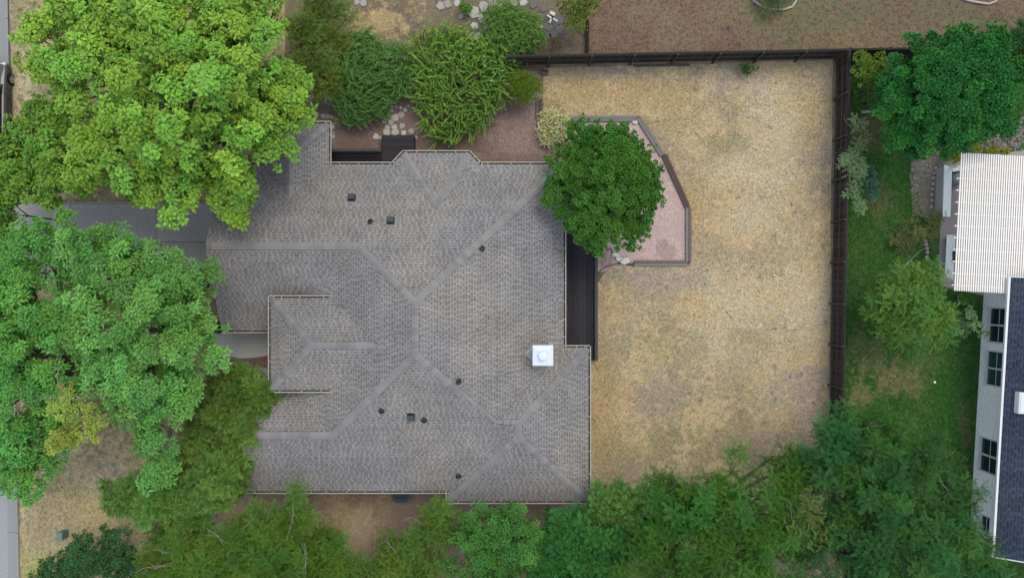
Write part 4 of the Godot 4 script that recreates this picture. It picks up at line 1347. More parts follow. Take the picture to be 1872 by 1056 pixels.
func build_neighbour() -> void:
	rng.seed = 321
	# patio under the pergola
	var conc := mat(Color(0.46, 0.43, 0.44), 0.85)
	sheet("patio", [[1722, 296], [1960, 262], [1960, 548], [1800, 540], [1716, 522]], 0.03, null, conc, 0.0)
	# bed of pale broken stone
	var bed := zone_tex(1650, 280, 1740, 420, 0.03, [Color(0.14, 0.125, 0.085), Color(0.20, 0.18, 0.155), Color(0.07, 0.10, 0.05)], [], 131, 0.35, 0.1)
	sheet("stone_bed", [[1665, 300], [1690, 276], [1726, 288], [1716, 345], [1712, 400], [1668, 395]], 0.012, bed, null, 0.06)
	var rubble := MB.new()
	rubble.lathe(Vector3.ZERO, [Vector2(0.001, 0.1), Vector2(0.07, 0.08), Vector2(0.1, 0.0)], 5)
	var xf := []; var cs := []
	for i in 150:
		var t := rng.randf()
		var q := at(rr(1664, 1676), rr(300, 350)) if t < 0.3 else (at(rr(1688, 1722), rr(276, 318)) if t < 0.8 else at(rr(1668, 1706), rr(300, 390)))
		q.y = 0.01
		xf.append(Transform3D(Basis(Vector3.UP, rr(0, TAU)).scaled(Vector3(rr(0.4, 1.0), rr(0.4, 0.8), rr(0.4, 1.0))), q))
		cs.append(jit(Color(0.22, 0.195, 0.175), 0.35))
	tag(multi("rubble", rubble.mesh(), M.leaf, xf, cs, null), "pale broken stones in the bed left of the pergola", "stones", "", "stuff")
	xf = []; cs = []
	for i in 260:
		var q := at(rr(1790, 1870), rr(215, 275))
		q.y = 0.005
		xf.append(Transform3D(Basis(Vector3.UP, rr(0, TAU)).scaled(Vector3(rr(0.5, 1.6), rr(0.4, 0.8), rr(0.5, 1.6))), q))
		cs.append(jit(Color(0.17, 0.14, 0.14), 0.4))
	tag(multi("rubble", rubble.mesh(), M.leaf, xf, cs, null), "dark broken stones above the pergola at the right edge", "stones", "", "stuff")
	# pale stone rows edging the lawn
	for row in [[[[1717, 303], [1710, 308], [1707, 316], [1706, 326], [1705, 336], [1704, 346], [1703, 356], [1703, 366], [1702, 378]], "row of pale stones edging the bed left of the patio"], [[[1691, 440], [1692, 447], [1694, 454], [1695, 461], [1694, 469]], "short row of pale stones lying in the green lawn"]]:
		var ps: Array = row[0]
		var root := thing("stone_row", row[1], "edging stones", at(ps[0][0], ps[0][1]))
		for p in ps:
			stone(root, p[0], p[1], 4.0, 0.13, M.get("pale", mat(Color(0.42, 0.39, 0.36), 0.85)), "edging_stone")
	# outdoor counter, bench and grill
	var whitish := mat(Color(0.62, 0.68, 0.71), 0.6, false)
	var grey := mat(Color(0.5, 0.5, 0.5), 0.8)
	var ct := thing("outdoor_counter", "L shaped pale topped counter at the corner of the patio", "counter", at(1735, 350))
	var P := func(u: float, v: float, h: float) -> Vector2:
		var q := at(u, v, h) - ct.position
		return Vector2(q.x, q.z)
	var b := MB.new()
	b.prism([P.call(1727, 301, 0.9), P.call(1741, 306, 0.9), P.call(1738, 396, 0.9), P.call(1724, 397, 0.9)], 0.86, 0.93, 0.01)
	put("counter_top", b.mesh(), whitish, ct)
	b = MB.new()
	b.prism([P.call(1742, 306, 0.9), P.call(1800, 296, 0.9), P.call(1800, 306, 0.9), P.call(1742, 314, 0.9)], 0.86, 0.928, 0.01)
	put("counter_top", b.mesh(), whitish, ct)
	b = MB.new()
	b.prism([P.call(1728, 303, 0.9), P.call(1739, 308, 0.9), P.call(1736, 394, 0.9), P.call(1726, 395, 0.9)], 0.0, 0.86)
	put("counter_base", b.mesh(), grey, ct)
	b = MB.new()
	b.prism([P.call(1744, 308, 0.9), P.call(1798, 298, 0.9), P.call(1798, 305, 0.9), P.call(1744, 312, 0.9)], 0.0, 0.86)
	put("counter_base", b.mesh(), grey, ct)
	var bn := thing("patio_bench", "long narrow pale bench at the left edge of the patio", "bench", at(1729, 470))
	for i in 4:
		b = MB.new()
		b.slab(Vector3(-0.19 + i * 0.125, 0.46, 0), Vector3(0.118, 0.04, 2.55), 0.008)
		put("slat", b.mesh(), whitish, bn)
	for sd in [-1, 1]:
		b = MB.new()
		b.box(Vector3(0, 0.22, sd * 1.0), Vector3(0.42, 0.43, 0.1))
		put("leg", b.mesh(), grey, bn)
	bn.rotation.y = -0.05
	var gp := at(1751, 327, 0.6)
	var gl := thing("covered_grill", "grill under a pale grey fitted cover in the counter's corner", "grill", Vector3(gp.x, 0.03, gp.z))
	b = MB.new()
	var rg := []
	for l in [[0.42, 0.0, 0.0], [0.40, 0.7, 0.0], [0.34, 0.98, 0.03], [0.2, 1.1, 0.05]]:
		var r := []
		for i in 10:
			var an := TAU * i / 10.0
			var cx := signf(cos(an)) * pow(absf(cos(an)), 0.55); var cz := signf(sin(an)) * pow(absf(sin(an)), 0.55)
			r.append(Vector3(cx * l[0] * 1.1 + l[2], l[1], cz * l[0] * 0.85 + 0.02 * sin(i * 2.1)))
		rg.append(r)
	for i in 3:
		for j in 10: b.quad(rg[i][j], rg[i][(j + 1) % 10], rg[i + 1][(j + 1) % 10], rg[i + 1][j])
	b.fan(rg[3])
	put("cover", b.mesh(), mat(Color(0.36, 0.42, 0.45), 0.75), gl)
	for q in [[1729.5, 494, "upper of the two round black pots beside the bench"], [1731, 505, "lower of the two round black pots beside the bench"]]:
		var pt := thing("black_pot", q[2], "pot", at(q[0], q[1]) + Vector3(0, 0.03, 0), 0.0, "black pots on the patio")
		b = MB.new()
		b.lathe(Vector3.ZERO, [Vector2(0.001, 0.0), Vector2(0.12, 0.0), Vector2(0.17, 0.34), Vector2(0.19, 0.34), Vector2(0.19, 0.38), Vector2(0.15, 0.38), Vector2(0.14, 0.3)], 16)
		put("vessel", b.mesh(), mat(Color(0.012, 0.014, 0.016), 0.4), pt)
		b = MB.new()
		b.lathe(Vector3(0, 0.3, 0), [Vector2(0.14, 0.0), Vector2(0.06, 0.03), Vector2(0.001, 0.03)], 12)
		put("soil", b.mesh(), mat(Color(0.02, 0.02, 0.018), 0.9), pt)
	var bk := thing("white_canister", "pale canister lying beside the two black pots", "canister", at(1722, 505) + Vector3(0, 0.16, 0), 0.7)
	b = MB.new()
	b.lathe(Vector3(0, 0, 0), [Vector2(0.001, -0.26), Vector2(0.11, -0.26), Vector2(0.14, -0.22), Vector2(0.14, 0.2), Vector2(0.11, 0.26), Vector2(0.001, 0.27)], 16, Basis(Vector3(0, 0, 1), PI / 2))
	put("drum", b.mesh(), whitish, bk)
	var cm := mat(Color(0.03, 0.03, 0.032), 0.5)
	var chp := at(1748, 468, 0.4)
	var chair := thing("patio_chair", "dark metal chair mostly under the left edge of the pergola", "chair", Vector3(chp.x, 0.03, chp.z))
	b = MB.new(); b.slab(Vector3(0, 0.44, 0), Vector3(0.5, 0.04, 0.48), 0.01); put("seat", b.mesh(), cm, chair)
	b = MB.new(); b.box(Vector3(0.26, 0.7, 0), Vector3(0.04, 0.46, 0.46)); put("backrest", b.mesh(), cm, chair)
	for sx in [-1, 1]:
		for sz in [-1, 1]:
			b = MB.new()
			b.tube([Vector3(sx * 0.29, 0, sz * 0.24), Vector3(sx * 0.22, 0.43, sz * 0.21)], [0.02, 0.02], 6)
			put("leg", b.mesh(), cm, chair)
	for sz in [-1, 1]:
		b = MB.new(); b.box(Vector3(-0.06, 0.64, sz * 0.25), Vector3(0.56, 0.03, 0.05)); put("armrest", b.mesh(), cm, chair)
	# pergola
	var hpg := 2.6
	var nw := at(1758, 279, hpg); var sw := at(1745, 531, hpg); var ne := at(1872, 285, hpg)
	var pg := thing("pergola", "white slatted pergola over the patio at the right edge", "pergola", Vector3(nw.x, 0, nw.z))
	var white := mat(Color(0.74, 0.705, 0.67), 0.6, false)
	var zd := (sw - nw).normalized(); var xd := (ne - nw).normalized()
	var ln := nw.distance_to(sw)
	var nsl := 46
	for i in nsl:
		b = MB.new()
		var o := xd * (0.03 + i * 0.127)
		var l2 := ln if i < 26 else ln - 0.75
		b.bar(o, o + zd * l2, 0.072, 0.05)
		var s := put("slat", b.mesh(), white, pg)
		s.position.y = hpg
	for i in 11:
		b = MB.new()
		var o := zd * (0.75 + i * (ln - 1.05) / 10.0) - xd * 0.12 + Vector3(0, -0.10, 0)
		b.bar(o, o + xd * (5.95 if i < 9 else 3.3), 0.06, 0.14)
		var s := put("beam", b.mesh(), white, pg)
		s.position.y = hpg
	for q in [[0.5, 0.5], [0.5, ln - 0.6], [5.5, 0.5]]:
		b = MB.new()
		var o: Vector3 = xd * q[0] + zd * q[1]
		b.box(Vector3(o.x, 1.22, o.z), Vector3(0.14, 2.4, 0.14), 0.05)
		put("post", b.mesh(), white, pg)
	# house on the right
	var th := 0.0585
	var hroot := thing("brick_house", "pale brick house with a blue shingle roof at the right edge", "house", Vector3(27.25, 0, 7.0), -th)
	var wallm := mat(Color(0.7, 0.73, 0.75), 0.85)
	# local axes: x to the right (into the house), z along the wall
	var z0 := -7.2; var z1 := 7.4
	var wins := [[-4.95, 1.02, 0.62, 2.1, 2], [-2.48, 1.02, 0.62, 2.1, 2], [2.5, 1.0, 0.5, 2.0, 2], [6.35, 0.5, 0.9, 1.7, 1]]
	# wall in courses of pale bricks, with openings
	var brick := [mat(Color(0.76, 0.78, 0.79), 0.85, false), mat(Color(0.71, 0.73, 0.745), 0.85, false), mat(Color(0.80, 0.815, 0.82), 0.85, false)]
	var core := MB.new()
	core.box(Vector3(5.2, 1.4, 0.1), Vector3(10.0, 2.8, z1 - z0 - 0.1))
	put("wall_core", core.mesh(), mat(Color(0.25, 0.26, 0.27), 0.9), hroot)
	var wb := [MB.new(), MB.new(), MB.new()]
	var row := 0
	var y := 0.0
	while y < 2.74:
		var zz := z0 + (0.0 if row % 2 == 0 else -0.11)
		while zz < z1:
			var e0 := maxf(zz + 0.005, z0); var e1 := minf(zz + 0.215, z1)
			var cut := false
			for w in wins:
				if y + 0.04 > w[2] - 0.02 and y + 0.04 < w[3] + 0.02 and e1 > w[0] - w[1] and e0 < w[0] + w[1]:
					cut = true
					if e0 < w[0] - w[1] - 0.03: e1 = w[0] - w[1]; cut = false
					elif e1 > w[0] + w[1] + 0.03: e0 = w[0] + w[1]; cut = false
			if not cut and e1 - e0 > 0.02:
				(wb[rng.randi() % 3] as MB).box(Vector3(0.06 + rr(-0.003, 0.003), y + 0.036, (e0 + e1) * 0.5), Vector3(0.1, 0.067, e1 - e0))
			zz += 0.22
		y += 0.0765
		row += 1
	for k in 3:
		var o := put("brick_courses", (wb[k] as MB).mesh(), brick[k], hroot)
		o.set_meta("kind", "stuff")
	var fm := mat(Color(0.74, 0.80, 0.81), 0.6)
	var glass := mat(Color(0.012, 0.022, 0.03), 0.05, false)
	var teal := mat(Color(0.02, 0.05, 0.055), 0.08, false)
	for w in wins:
		var zc: float = w[0]; var hwid: float = w[1]; var y0: float = w[2]; var y1: float = w[3]
		var wo := MB.new()
		for s in [-1, 1]:
			wo.box(Vector3(0.07, (y0 + y1) * 0.5, zc + s * (hwid - 0.04)), Vector3(0.12, y1 - y0, 0.08))
		wo.box(Vector3(0.07, y1 - 0.03, zc), Vector3(0.118, 0.06, hwid * 2 - 0.16))
		if w[4] == 2: wo.box(Vector3(0.07, (y0 + y1) * 0.5, zc), Vector3(0.116, y1 - y0, 0.1))
		var wn := put("window", wo.mesh(), fm, hroot)
		var sl := MB.new()
		sl.slab(Vector3(0.03, y0 - 0.02, zc), Vector3(0.2, 0.05, hwid * 2), 0.01)
		put("sill", sl.mesh(), fm, wn)
		var np: int = w[4]
		for i in np:
			var pw := (hwid * 2 - 0.16) / np
			var pc := zc - hwid + 0.08 + pw * (i + 0.5)
			for r in 2:
				var ph := (y1 - y0 - 0.06) * 0.5
				var pb := MB.new()
				pb.box(Vector3(0.10, y0 + ph * (r + 0.5) + 0.01, pc), Vector3(0.02, ph - 0.03, pw - 0.05))
				put("pane", pb.mesh(), teal if (w[0] < -2.0 and w[0] > -3.0) else glass, wn)
			var mb := MB.new()
			mb.box(Vector3(0.095, (y0 + y1) * 0.5, pc), Vector3(0.03, 0.04, pw - 0.04))
			put("glazing_bar", mb.mesh(), fm, wn)
	# roof
	var noise := FastNoiseLite.new()
	noise.seed = 4; noise.frequency = 0.3
	var dk := MB.new(); var sh := MB.new()
	var roof := MeshInstance3D.new()
	roof.name = "roof"
	hroot.add_child(roof)
	var ex := -0.42; var rz0 := -7.62; var rz1 := 7.66
	shingles(sh, dk, [Vector2(ex, rz0), Vector2(ex, rz1), Vector2(5.2, rz1), Vector2(5.2, rz0)], Vector2(ex, rz0), Vector2(ex, rz1), 2.82, 0.4, [Color(0.06, 0.077, 0.125), Color(0.078, 0.096, 0.148)], noise, 0.16, 1.6)
	shingles(sh, dk, [Vector2(10.8, rz0), Vector2(10.8, rz1), Vector2(5.2, rz1), Vector2(5.2, rz0)], Vector2(10.8, rz0), Vector2(10.8, rz1), 2.82, 0.4, [Color(0.06, 0.077, 0.125), Color(0.078, 0.096, 0.148)], noise, 0.16, 1.6)
	roof.mesh = dk.mesh()
	roof.material_override = mat(Color(0.1, 0.1, 0.1), 0.9)
	put("shingle_courses", sh.mesh(), M.shingle, roof).set_meta("kind", "stuff")
	var fas := mat(Color(0.62, 0.63, 0.66), 0.6, false)
	b = MB.new()
	b.bar(Vector3(ex - 0.07, 2.78, rz0 - 0.02), Vector3(ex - 0.07, 2.78, rz1 + 0.02), 0.12, 0.13)
	put("gutter", b.mesh(), fas, hroot)
	for z in [rz0 - 0.03, rz1 + 0.03]:
		b = MB.new()
		b.bar(Vector3(ex, 2.78, z), Vector3(5.2, 2.78 + 0.4 * (5.2 - ex), z), 0.05, 0.16)
		b.bar(Vector3(10.8, 2.78, z), Vector3(5.2, 2.78 + 0.4 * (5.2 - ex), z), 0.05, 0.16)
		put("rake_board", b.mesh(), fas, hroot)
	for z in [z0 + 0.05, z1 - 0.05]:
		b = MB.new()
		b.tri(Vector3(0.2, 2.8, z), Vector3(10.2, 2.8, z), Vector3(5.2, 4.8, z))
		put("gable", b.mesh(), wallm, hroot)
	# white vent box on that roof
	var vp := at(1868, 736, 3.2)
	var vl := hroot.transform.affine_inverse() * vp
	var hv := 2.82 + 0.4 * (vl.x - ex)
	b = MB.new()
	b.slab(Vector3(vl.x, hv + 0.14, vl.z), Vector3(0.55, 0.36, 1.15), 0.03)
	var vo := put("skylight", b.mesh(), fas, hroot)
	b = MB.new()
	b.slab(Vector3(vl.x, hv + 0.335, vl.z), Vector3(0.4, 0.03, 0.95), 0.01)
	put("pane", b.mesh(), mat(Color(0.55, 0.62, 0.7), 0.2, false), vo)
	# ball in the grass
	b = MB.new()
	var prof := []
	for i in 9: prof.append(Vector2(maxf(0.001, sin(PI * i / 8.0)) * 0.075, -cos(PI * i / 8.0) * 0.075))
	b.lathe(Vector3.ZERO, prof, 14)
	var ball := put("ball", b.mesh(), mat(Color(0.8, 0.8, 0.74), 0.5, false))
	ball.position = at(1708, 698) + Vector3(0, 0.08, 0)
	tag(ball, "small white ball lying in the green lawn", "ball")
	b = MB.new()
	b.slab(Vector3.ZERO, Vector3(0.85, 0.05, 0.16), 0.01, 0.06)
	var wp := put("plank", b.mesh(), mat(Color(0.42, 0.45, 0.46), 0.7))
	wp.position = at(1588, 204) + Vector3(0, 0.03, 0)
	tag(wp, "short pale plank in the planting beside the right fence", "plank")

func build_street() -> void:
	rng.seed = 555
	var road := mat(Color(0.40, 0.42, 0.44), 0.9, true, 0.0, 0.5)
	var pan := mat(Color(0.36, 0.375, 0.385), 0.9, true, 0.0, 0.7)
	sheet("road", [[-420, -70], [8, -70], [8, 528], [12, 1130], [-420, 1130]], -0.13, null, road, 0.0)
	# gutter slabs with joints and the kerb, in lengths
	var g := Node3D.new()
	g.name = numbered("kerb")
	add_child(g)
	g.set_meta("kind", "structure")
	var v := -60.0
	while v < 1120.0:
		var v1 := v + 94.0
		var ua := lerpf(13.0, 34.0, v / 1056.0); var ub := lerpf(13.0, 34.0, v1 / 1056.0)
		var drive := v < 460 and v1 > 370
		var b := MB.new()
		var P := func(u: float, w: float) -> Vector2:
			var q := at(u, w)
			return Vector2(q.x, q.z)
		b.prism([P.call(ua - 22, v + 0.3), P.call(ua - 6, v + 0.3), P.call(ub - 6, v1 - 0.3), P.call(ub - 22, v1 - 0.3)], -0.15, -0.115, 0.0)
		put("gutter_slab", b.mesh(), pan, g)
		b = MB.new()
		b.prism([P.call(ua - 5.9, v + 0.3), P.call(ua + 0.2, v + 0.3), P.call(ub + 0.2, v1 - 0.3), P.call(ub - 5.9, v1 - 0.3)], -0.15, 0.03 if not drive else 0.012, 0.02 if not drive else 0.01)
		put("kerb_stone", b.mesh(), pan, g)
		v = v1
	# driveway slabs
	var dm := [mat(Color(0.41, 0.40, 0.385), 0.85, true, 0.0, 0.35), mat(Color(0.37, 0.36, 0.345), 0.85, true, 0.0, 0.35)]
	var dw := Node3D.new()
	dw.name = numbered("driveway")
	add_child(dw)
	dw.set_meta("kind", "structure")
	var us := [26.0, 128.0, 285.0, 400.0]
	for i in 3:
		for j in 2:
			var b := MB.new()
			var v0 := 372.0 + j * 70.0
			var q0 := at(us[i] + 0.5, v0 + 0.5); var q1 := at(us[i + 1] - 0.5, v0 + 69.5)
			b.slab(Vector3((q0.x + q1.x) * 0.5, 0.01, (q0.z + q1.z) * 0.5), Vector3(q1.x - q0.x, 0.04, q1.z - q0.z), 0.008)
			put("concrete_slab", b.mesh(), dm[(i + j) % 2], dw)
	var eb := MB.new()
	var e0 := at(26, 370.4); var e1 := at(400, 370.4)
	eb.slab(Vector3((e0.x + e1.x) * 0.5, 0.015, e0.z), Vector3(e1.x - e0.x, 0.05, 0.1), 0.008)
	put("edge_strip", eb.mesh(), mat(Color(0.36, 0.34, 0.30), 0.9), dw)
	var wk := mat(Color(0.72, 0.71, 0.66), 0.85, true, 0.0, 0.6)
	sheet("front_walk", [[330, 596], [510, 596], [510, 646], [470, 653], [440, 655], [420, 651], [404, 642], [392, 628], [370, 622], [330, 622]], 0.02, null, wk, 0.0)
	# parked car, mostly beyond the left edge
	var cp := at(14, 190, 0.5)
	var car := thing("parked_car", "black car parked at the kerb, cut by the left edge", "car", Vector3(cp.x - 0.9, -0.13, at(0, 186, 0.5).z))
	var paint := mat(Color(0.008, 0.009, 0.011), 0.15, false)
	paint.clearcoat_enabled = true
	var rub := mat(Color(0.012, 0.012, 0.012), 0.8, false)
	var rimm := mat(Color(0.4, 0.41, 0.42), 0.3, false, 0.8)
	var gls := mat(Color(0.01, 0.012, 0.015), 0.05, false)
	var loft := func(secs: Array) -> MB:
		var b := MB.new()
		var rg := []
		for s in secs:      # [z, y bottom, y top, half width bottom, half width top]
			var r := []
			for k in 16:
				var an := TAU * k / 16.0 + PI / 16.0
				var cx := signf(cos(an)) * pow(absf(cos(an)), 0.45); var cy := signf(sin(an)) * pow(absf(sin(an)), 0.45)
				var t := cy * 0.5 + 0.5
				r.append(Vector3(cx * lerpf(s[3], s[4], t), lerpf(s[1], s[2], t), s[0]))
			rg.append(r)
		for i in rg.size() - 1:
			for k in 16: b.quad(rg[i][k], rg[i][(k + 1) % 16], rg[i + 1][(k + 1) % 16], rg[i + 1][k])
		b.fan(rg[0])
		var e: Array = rg[rg.size() - 1].duplicate()
		e.reverse()
		b.fan(e)
		return b
	put("body", (loft.call([[-2.3, 0.35, 0.62, 0.7, 0.62], [-2.15, 0.24, 0.72, 0.85, 0.8], [-1.4, 0.2, 0.86, 0.9, 0.84], [-0.8, 0.2, 0.93, 0.91, 0.84], [0.9, 0.2, 0.95, 0.91, 0.84], [1.8, 0.24, 0.95, 0.89, 0.8], [2.2, 0.3, 0.85, 0.82, 0.7]]) as MB).mesh(), paint, car)
	put("cabin", (loft.call([[-0.95, 0.88, 0.94, 0.8, 0.72], [-0.3, 0.88, 1.36, 0.8, 0.6], [0.6, 0.88, 1.43, 0.8, 0.62], [1.3, 0.88, 1.3, 0.79, 0.6], [1.95, 0.88, 0.95, 0.74, 0.66]]) as MB).mesh(), gls, car)
	var tp := MB.new()
	tp.slab(Vector3(0, 1.425, 0.45), Vector3(1.12, 0.05, 1.35), 0.02)
	put("roof_panel", tp.mesh(), paint, car)
	for sx in [-1, 1]:
		for z in [-1.38, 1.36]:
			var ax := Basis(Vector3(0, 0, 1), -PI / 2 * sx)
			var w := MB.new()
			w.lathe(Vector3(sx * 0.72, 0.33, z), [Vector2(0.2, 0.0), Vector2(0.32, 0.01), Vector2(0.335, 0.05), Vector2(0.335, 0.17), Vector2(0.31, 0.21), Vector2(0.23, 0.215)], 24, ax)
			var wo := put("wheel", w.mesh(), rub, car)
			var rm := MB.new()
			rm.lathe(Vector3(sx * 0.72, 0.33, z), [Vector2(0.23, 0.205), Vector2(0.2, 0.17), Vector2(0.06, 0.18), Vector2(0.001, 0.19)], 24, ax)
			for k in 5:
				var an := TAU * k / 5.0
				rm.bar(Vector3(sx * 0.915, 0.33, z), Vector3(sx * 0.925, 0.33 + sin(an) * 0.21, z + cos(an) * 0.21), 0.05, 0.02, Vector3(1, 0, 0))
			put("rim", rm.mesh(), rimm, wo)
		var hl := MB.new()
		hl.box(Vector3(sx * 0.62, 0.64, -2.17), Vector3(0.3, 0.1, 0.16), sx * 0.3)
		put("headlight", hl.mesh(), mat(Color(0.5, 0.52, 0.55), 0.1, false), car)
		var mi := MB.new()
		mi.slab(Vector3(sx * 0.98, 0.98, -0.45), Vector3(0.2, 0.13, 0.1), 0.02)
		put("wing_mirror", mi.mesh(), paint, car)

func build_plants() -> void:
	rng.seed = 4242
	var broad := [rosette(10, 0.30, 0.15, -0.25, 1.2, 0.25, 0.2), rosette(9, 0.27, 0.14, -0.3, 1.1, 0.3, 0.2), rosette(8, 0.33, 0.14, -0.15, 0.9, 0.3, 0.2)]
	var ash := [rosette(13, 0.28, 0.095, -0.3, 1.2, 0.3, 0.2), rosette(11, 0.30, 0.09, -0.2, 1.0, 0.35, 0.2)]
	var oval := [rosette(11, 0.19, 0.12, -0.3, 1.3, 0.1, 0.2), rosette(9, 0.22, 0.13, -0.3, 1.2, 0.15, 0.2)]
	var fine := [frond(5, 0.42, 7, 0.034, 0.0, 0.9), frond(4, 0.5, 8, 0.032, -0.1, 0.8), frond(6, 0.36, 6, 0.036, 0.1, 1.0)]
	var fluffy := [frond(5, 0.34, 6, 0.05, 0.0, 1.0), frond(6, 0.3, 5, 0.052, 0.1, 1.1)]
	var dense := [rosette(12, 0.17, 0.075, -0.3, 1.3, 0.1, 0.2), rosette(10, 0.2, 0.08, -0.3, 1.2, 0.15, 0.2)]
	var sh_thick := [shoot(0.95, 0.16, 0.034, 14, 8, 0.11), shoot(0.85, -0.2, 0.034, 13, 8, 0.115), shoot(1.1, 0.1, 0.034, 15, 8, 0.105)]
	var sh_thin := [shoot(0.8, 0.3, 0.024, 12, 5, 0.11), shoot(0.7, -0.35, 0.024, 11, 5, 0.12), shoot(0.9, 0.22, 0.024, 13, 5, 0.1)]
	var sh_short := [shoot(0.42, 0.3, 0.03, 7, 5, 0.085), shoot(0.36, -0.3, 0.03, 7, 5, 0.09)]

	# front trees
	tree("broadleaf_tree", "huge bright yellow green tree at the top left corner", "tree", [[300, 60, 125, 10.5], [185, 130, 105, 9.6], [420, 90, 105, 10.2], [495, 170, 78, 8.2], [320, 190, 135, 12], [200, 265, 100, 9.2], [420, 250, 105, 9.8], [320, 320, 85, 8.4], [425, 348, 50, 7.2], [245, 10, 110, 9.8], [100, 95, 75, 8.2], [420, 5, 95, 9], [510, 40, 45, 7.5], [150, 20, 90, 8.5], [535, 185, 52, 7.4], [440, 375, 34, 6.6], [500, 250, 50, 7.6]], broad, Color(0.175, 0.335, 0.045), {"gap": -0.13, "inner": 0.6, "squash": 0.9, "smin": 0.55, "smax": 1.3, "lobe": 0.62, "dens": 52.0, "hue": 0.14, "trunk": 0.34, "tone": 0.22})
	tree("broadleaf_tree", "lower yellow green tree between driveway, street and the huge bright tree", "tree", [[105, 290, 70, 7.0], [70, 235, 50, 5.8], [60, 320, 55, 6.2], [145, 330, 50, 6.0], [25, 285, 46, 5.2], [120, 205, 50, 6.5], [40, 345, 44, 5.4], [95, 350, 40, 5.6]], broad, Color(0.12, 0.245, 0.035), {"lobe": 0.55, "dens": 50.0})
	tree("broadleaf_tree", "dark green tree cut by the left edge beside the driveway", "tree", [[8, 375, 38, 5.4], [4, 425, 36, 5.2], [20, 400, 32, 5.0], [14, 340, 26, 4.5]], broad, Color(0.075, 0.16, 0.03), {"lobe": 0.5, "dens": 50.0})
	tree("ash_tree", "large blue green tree between driveway and porch", "tree", [[245, 452, 56, 8.2], [190, 485, 80, 9.2], [305, 500, 62, 8.6], [335, 555, 76, 9.0], [280, 590, 95, 10.6], [350, 640, 62, 8.4], [250, 690, 88, 9.6], [330, 710, 58, 8.0], [290, 800, 46, 7.0], [265, 740, 60, 7.6], [190, 590, 80, 9.8], [385, 520, 44, 7.2], [375, 600, 46, 7.6], [300, 860, 30, 5.5]], ash, Color(0.12, 0.29, 0.065), {"inner": 0.55, "squash": 0.9, "smin": 0.55, "smax": 1.3, "gap": -0.12, "lobe": 0.62, "dens": 56.0, "hue": 0.1, "trunk": 0.3})
	tree("ash_tree", "large green tree at the left edge below the driveway", "tree", [[95, 470, 75, 8.6], [40, 540, 75, 9.0], [115, 580, 75, 9.6], [60, 640, 85, 9.6], [140, 680, 72, 9.0], [40, 730, 75, 8.6], [45, 800, 65, 7.8], [105, 810, 58, 7.0], [60, 865, 45, 6.0], [10, 640, 70, 8.6], [5, 850, 40, 5.5], [30, 470, 55, 7.4], [10, 560, 60, 8.0]], ash, Color(0.10, 0.275, 0.055), {"inner": 0.55, "squash": 0.9, "smin": 0.55, "smax": 1.3, "gap": -0.12, "lobe": 0.62, "dens": 56.0, "hue": 0.1, "trunk": 0.3})
	tree("small_tree", "small yellow leaved tree between the green trees at lower left", "tree", [[150, 735, 36, 9.4], [188, 765, 34, 9.2], [140, 790, 30, 8.2]], broad, Color(0.24, 0.31, 0.055), {"lobe": 0.45, "dens": 70.0, "smin": 0.5, "smax": 0.85, "bare": 5})
	tree("olive_tree", "dark olive shrubby tree beside the porch corner", "tree", [[425, 712, 40, 4.2], [460, 720, 42, 4.4], [400, 740, 50, 4.8], [440, 775, 40, 4.4], [370, 800, 46, 4.4], [482, 715, 28, 3.8], [470, 745, 32, 4.0], [445, 700, 30, 4.0]], fluffy, Color(0.105, 0.185, 0.036), {"lobe": 0.42, "dens": 70.0, "bare": 3})
	tree("olive_tree", "olive green spreading tree at the lower left corner of the house", "tree", [[395, 880, 56, 5.0], [335, 890, 55, 4.6], [270, 905, 55, 4.2], [230, 905, 36, 3.4], [420, 860, 34, 4.6], [345, 940, 48, 4.0], [420, 830, 28, 4.2]], fluffy, Color(0.095, 0.19, 0.04), {"lobe": 0.42, "dens": 70.0})
	tree("dark_bush", "dark blue green bush at the bottom left near the utility box", "bush", [[170, 1015, 52, 3.2], [215, 1025, 58, 3.4], [125, 1045, 50, 2.8], [260, 1045, 54, 3.0], [90, 1055, 36, 2.4]], dense, Color(0.04, 0.11, 0.035), {"gap": -0.35, "fill": 1.6, "lobe": 0.5, "dens": 60.0})
	tree("feathery_tree", "feathery olive tree with pale twigs below the house's lower left eave", "tree", [[470, 1000, 60, 5.6], [545, 980, 56, 5.8], [420, 1020, 60, 5.6], [520, 1040, 75, 6.2], [600, 1015, 56, 4.8], [365, 1020, 64, 4.6], [300, 1035, 60, 4.2], [542, 905, 16, 5.6], [552, 880, 9, 6.0], [480, 955, 34, 4.8], [610, 1050, 45, 4.6]], fine, Color(0.07, 0.145, 0.022), {"gap": -0.28, "fill": 1.5, "lobe": 0.45, "dens": 55.0, "stretch": 1.7, "bare": 14, "twig": 1.1, "hue": 0.2})
	tree("feathery_tree", "thin olive tree between the dry grass and the bright green bush", "tree", [[775, 985, 46, 4.6], [720, 1000, 30, 3.4], [830, 960, 30, 4.2], [795, 945, 26, 4.4], [745, 1030, 40, 4.6], [690, 1040, 30, 3.6], [800, 925, 14, 4.2], [780, 1040, 40, 4.8]], fine, Color(0.075, 0.14, 0.024), {"gap": -0.35, "fill": 1.6, "lobe": 0.5, "dens": 40.0, "bare": 3, "hue": 0.2})
	tree("bright_bush", "bright green dense tree below the middle of the house", "tree", [[890, 1000, 74, 5.6], [945, 990, 68, 5.4], [890, 965, 46, 4.6], [955, 1035, 74, 5.8], [870, 1045, 62, 5.4], [938, 955, 36, 4.2], [1000, 1020, 50, 5.2]], ash, Color(0.058, 0.17, 0.036), {"gap": -0.3, "lobe": 0.5, "dens": 62.0, "smin": 0.6, "smax": 1.0})
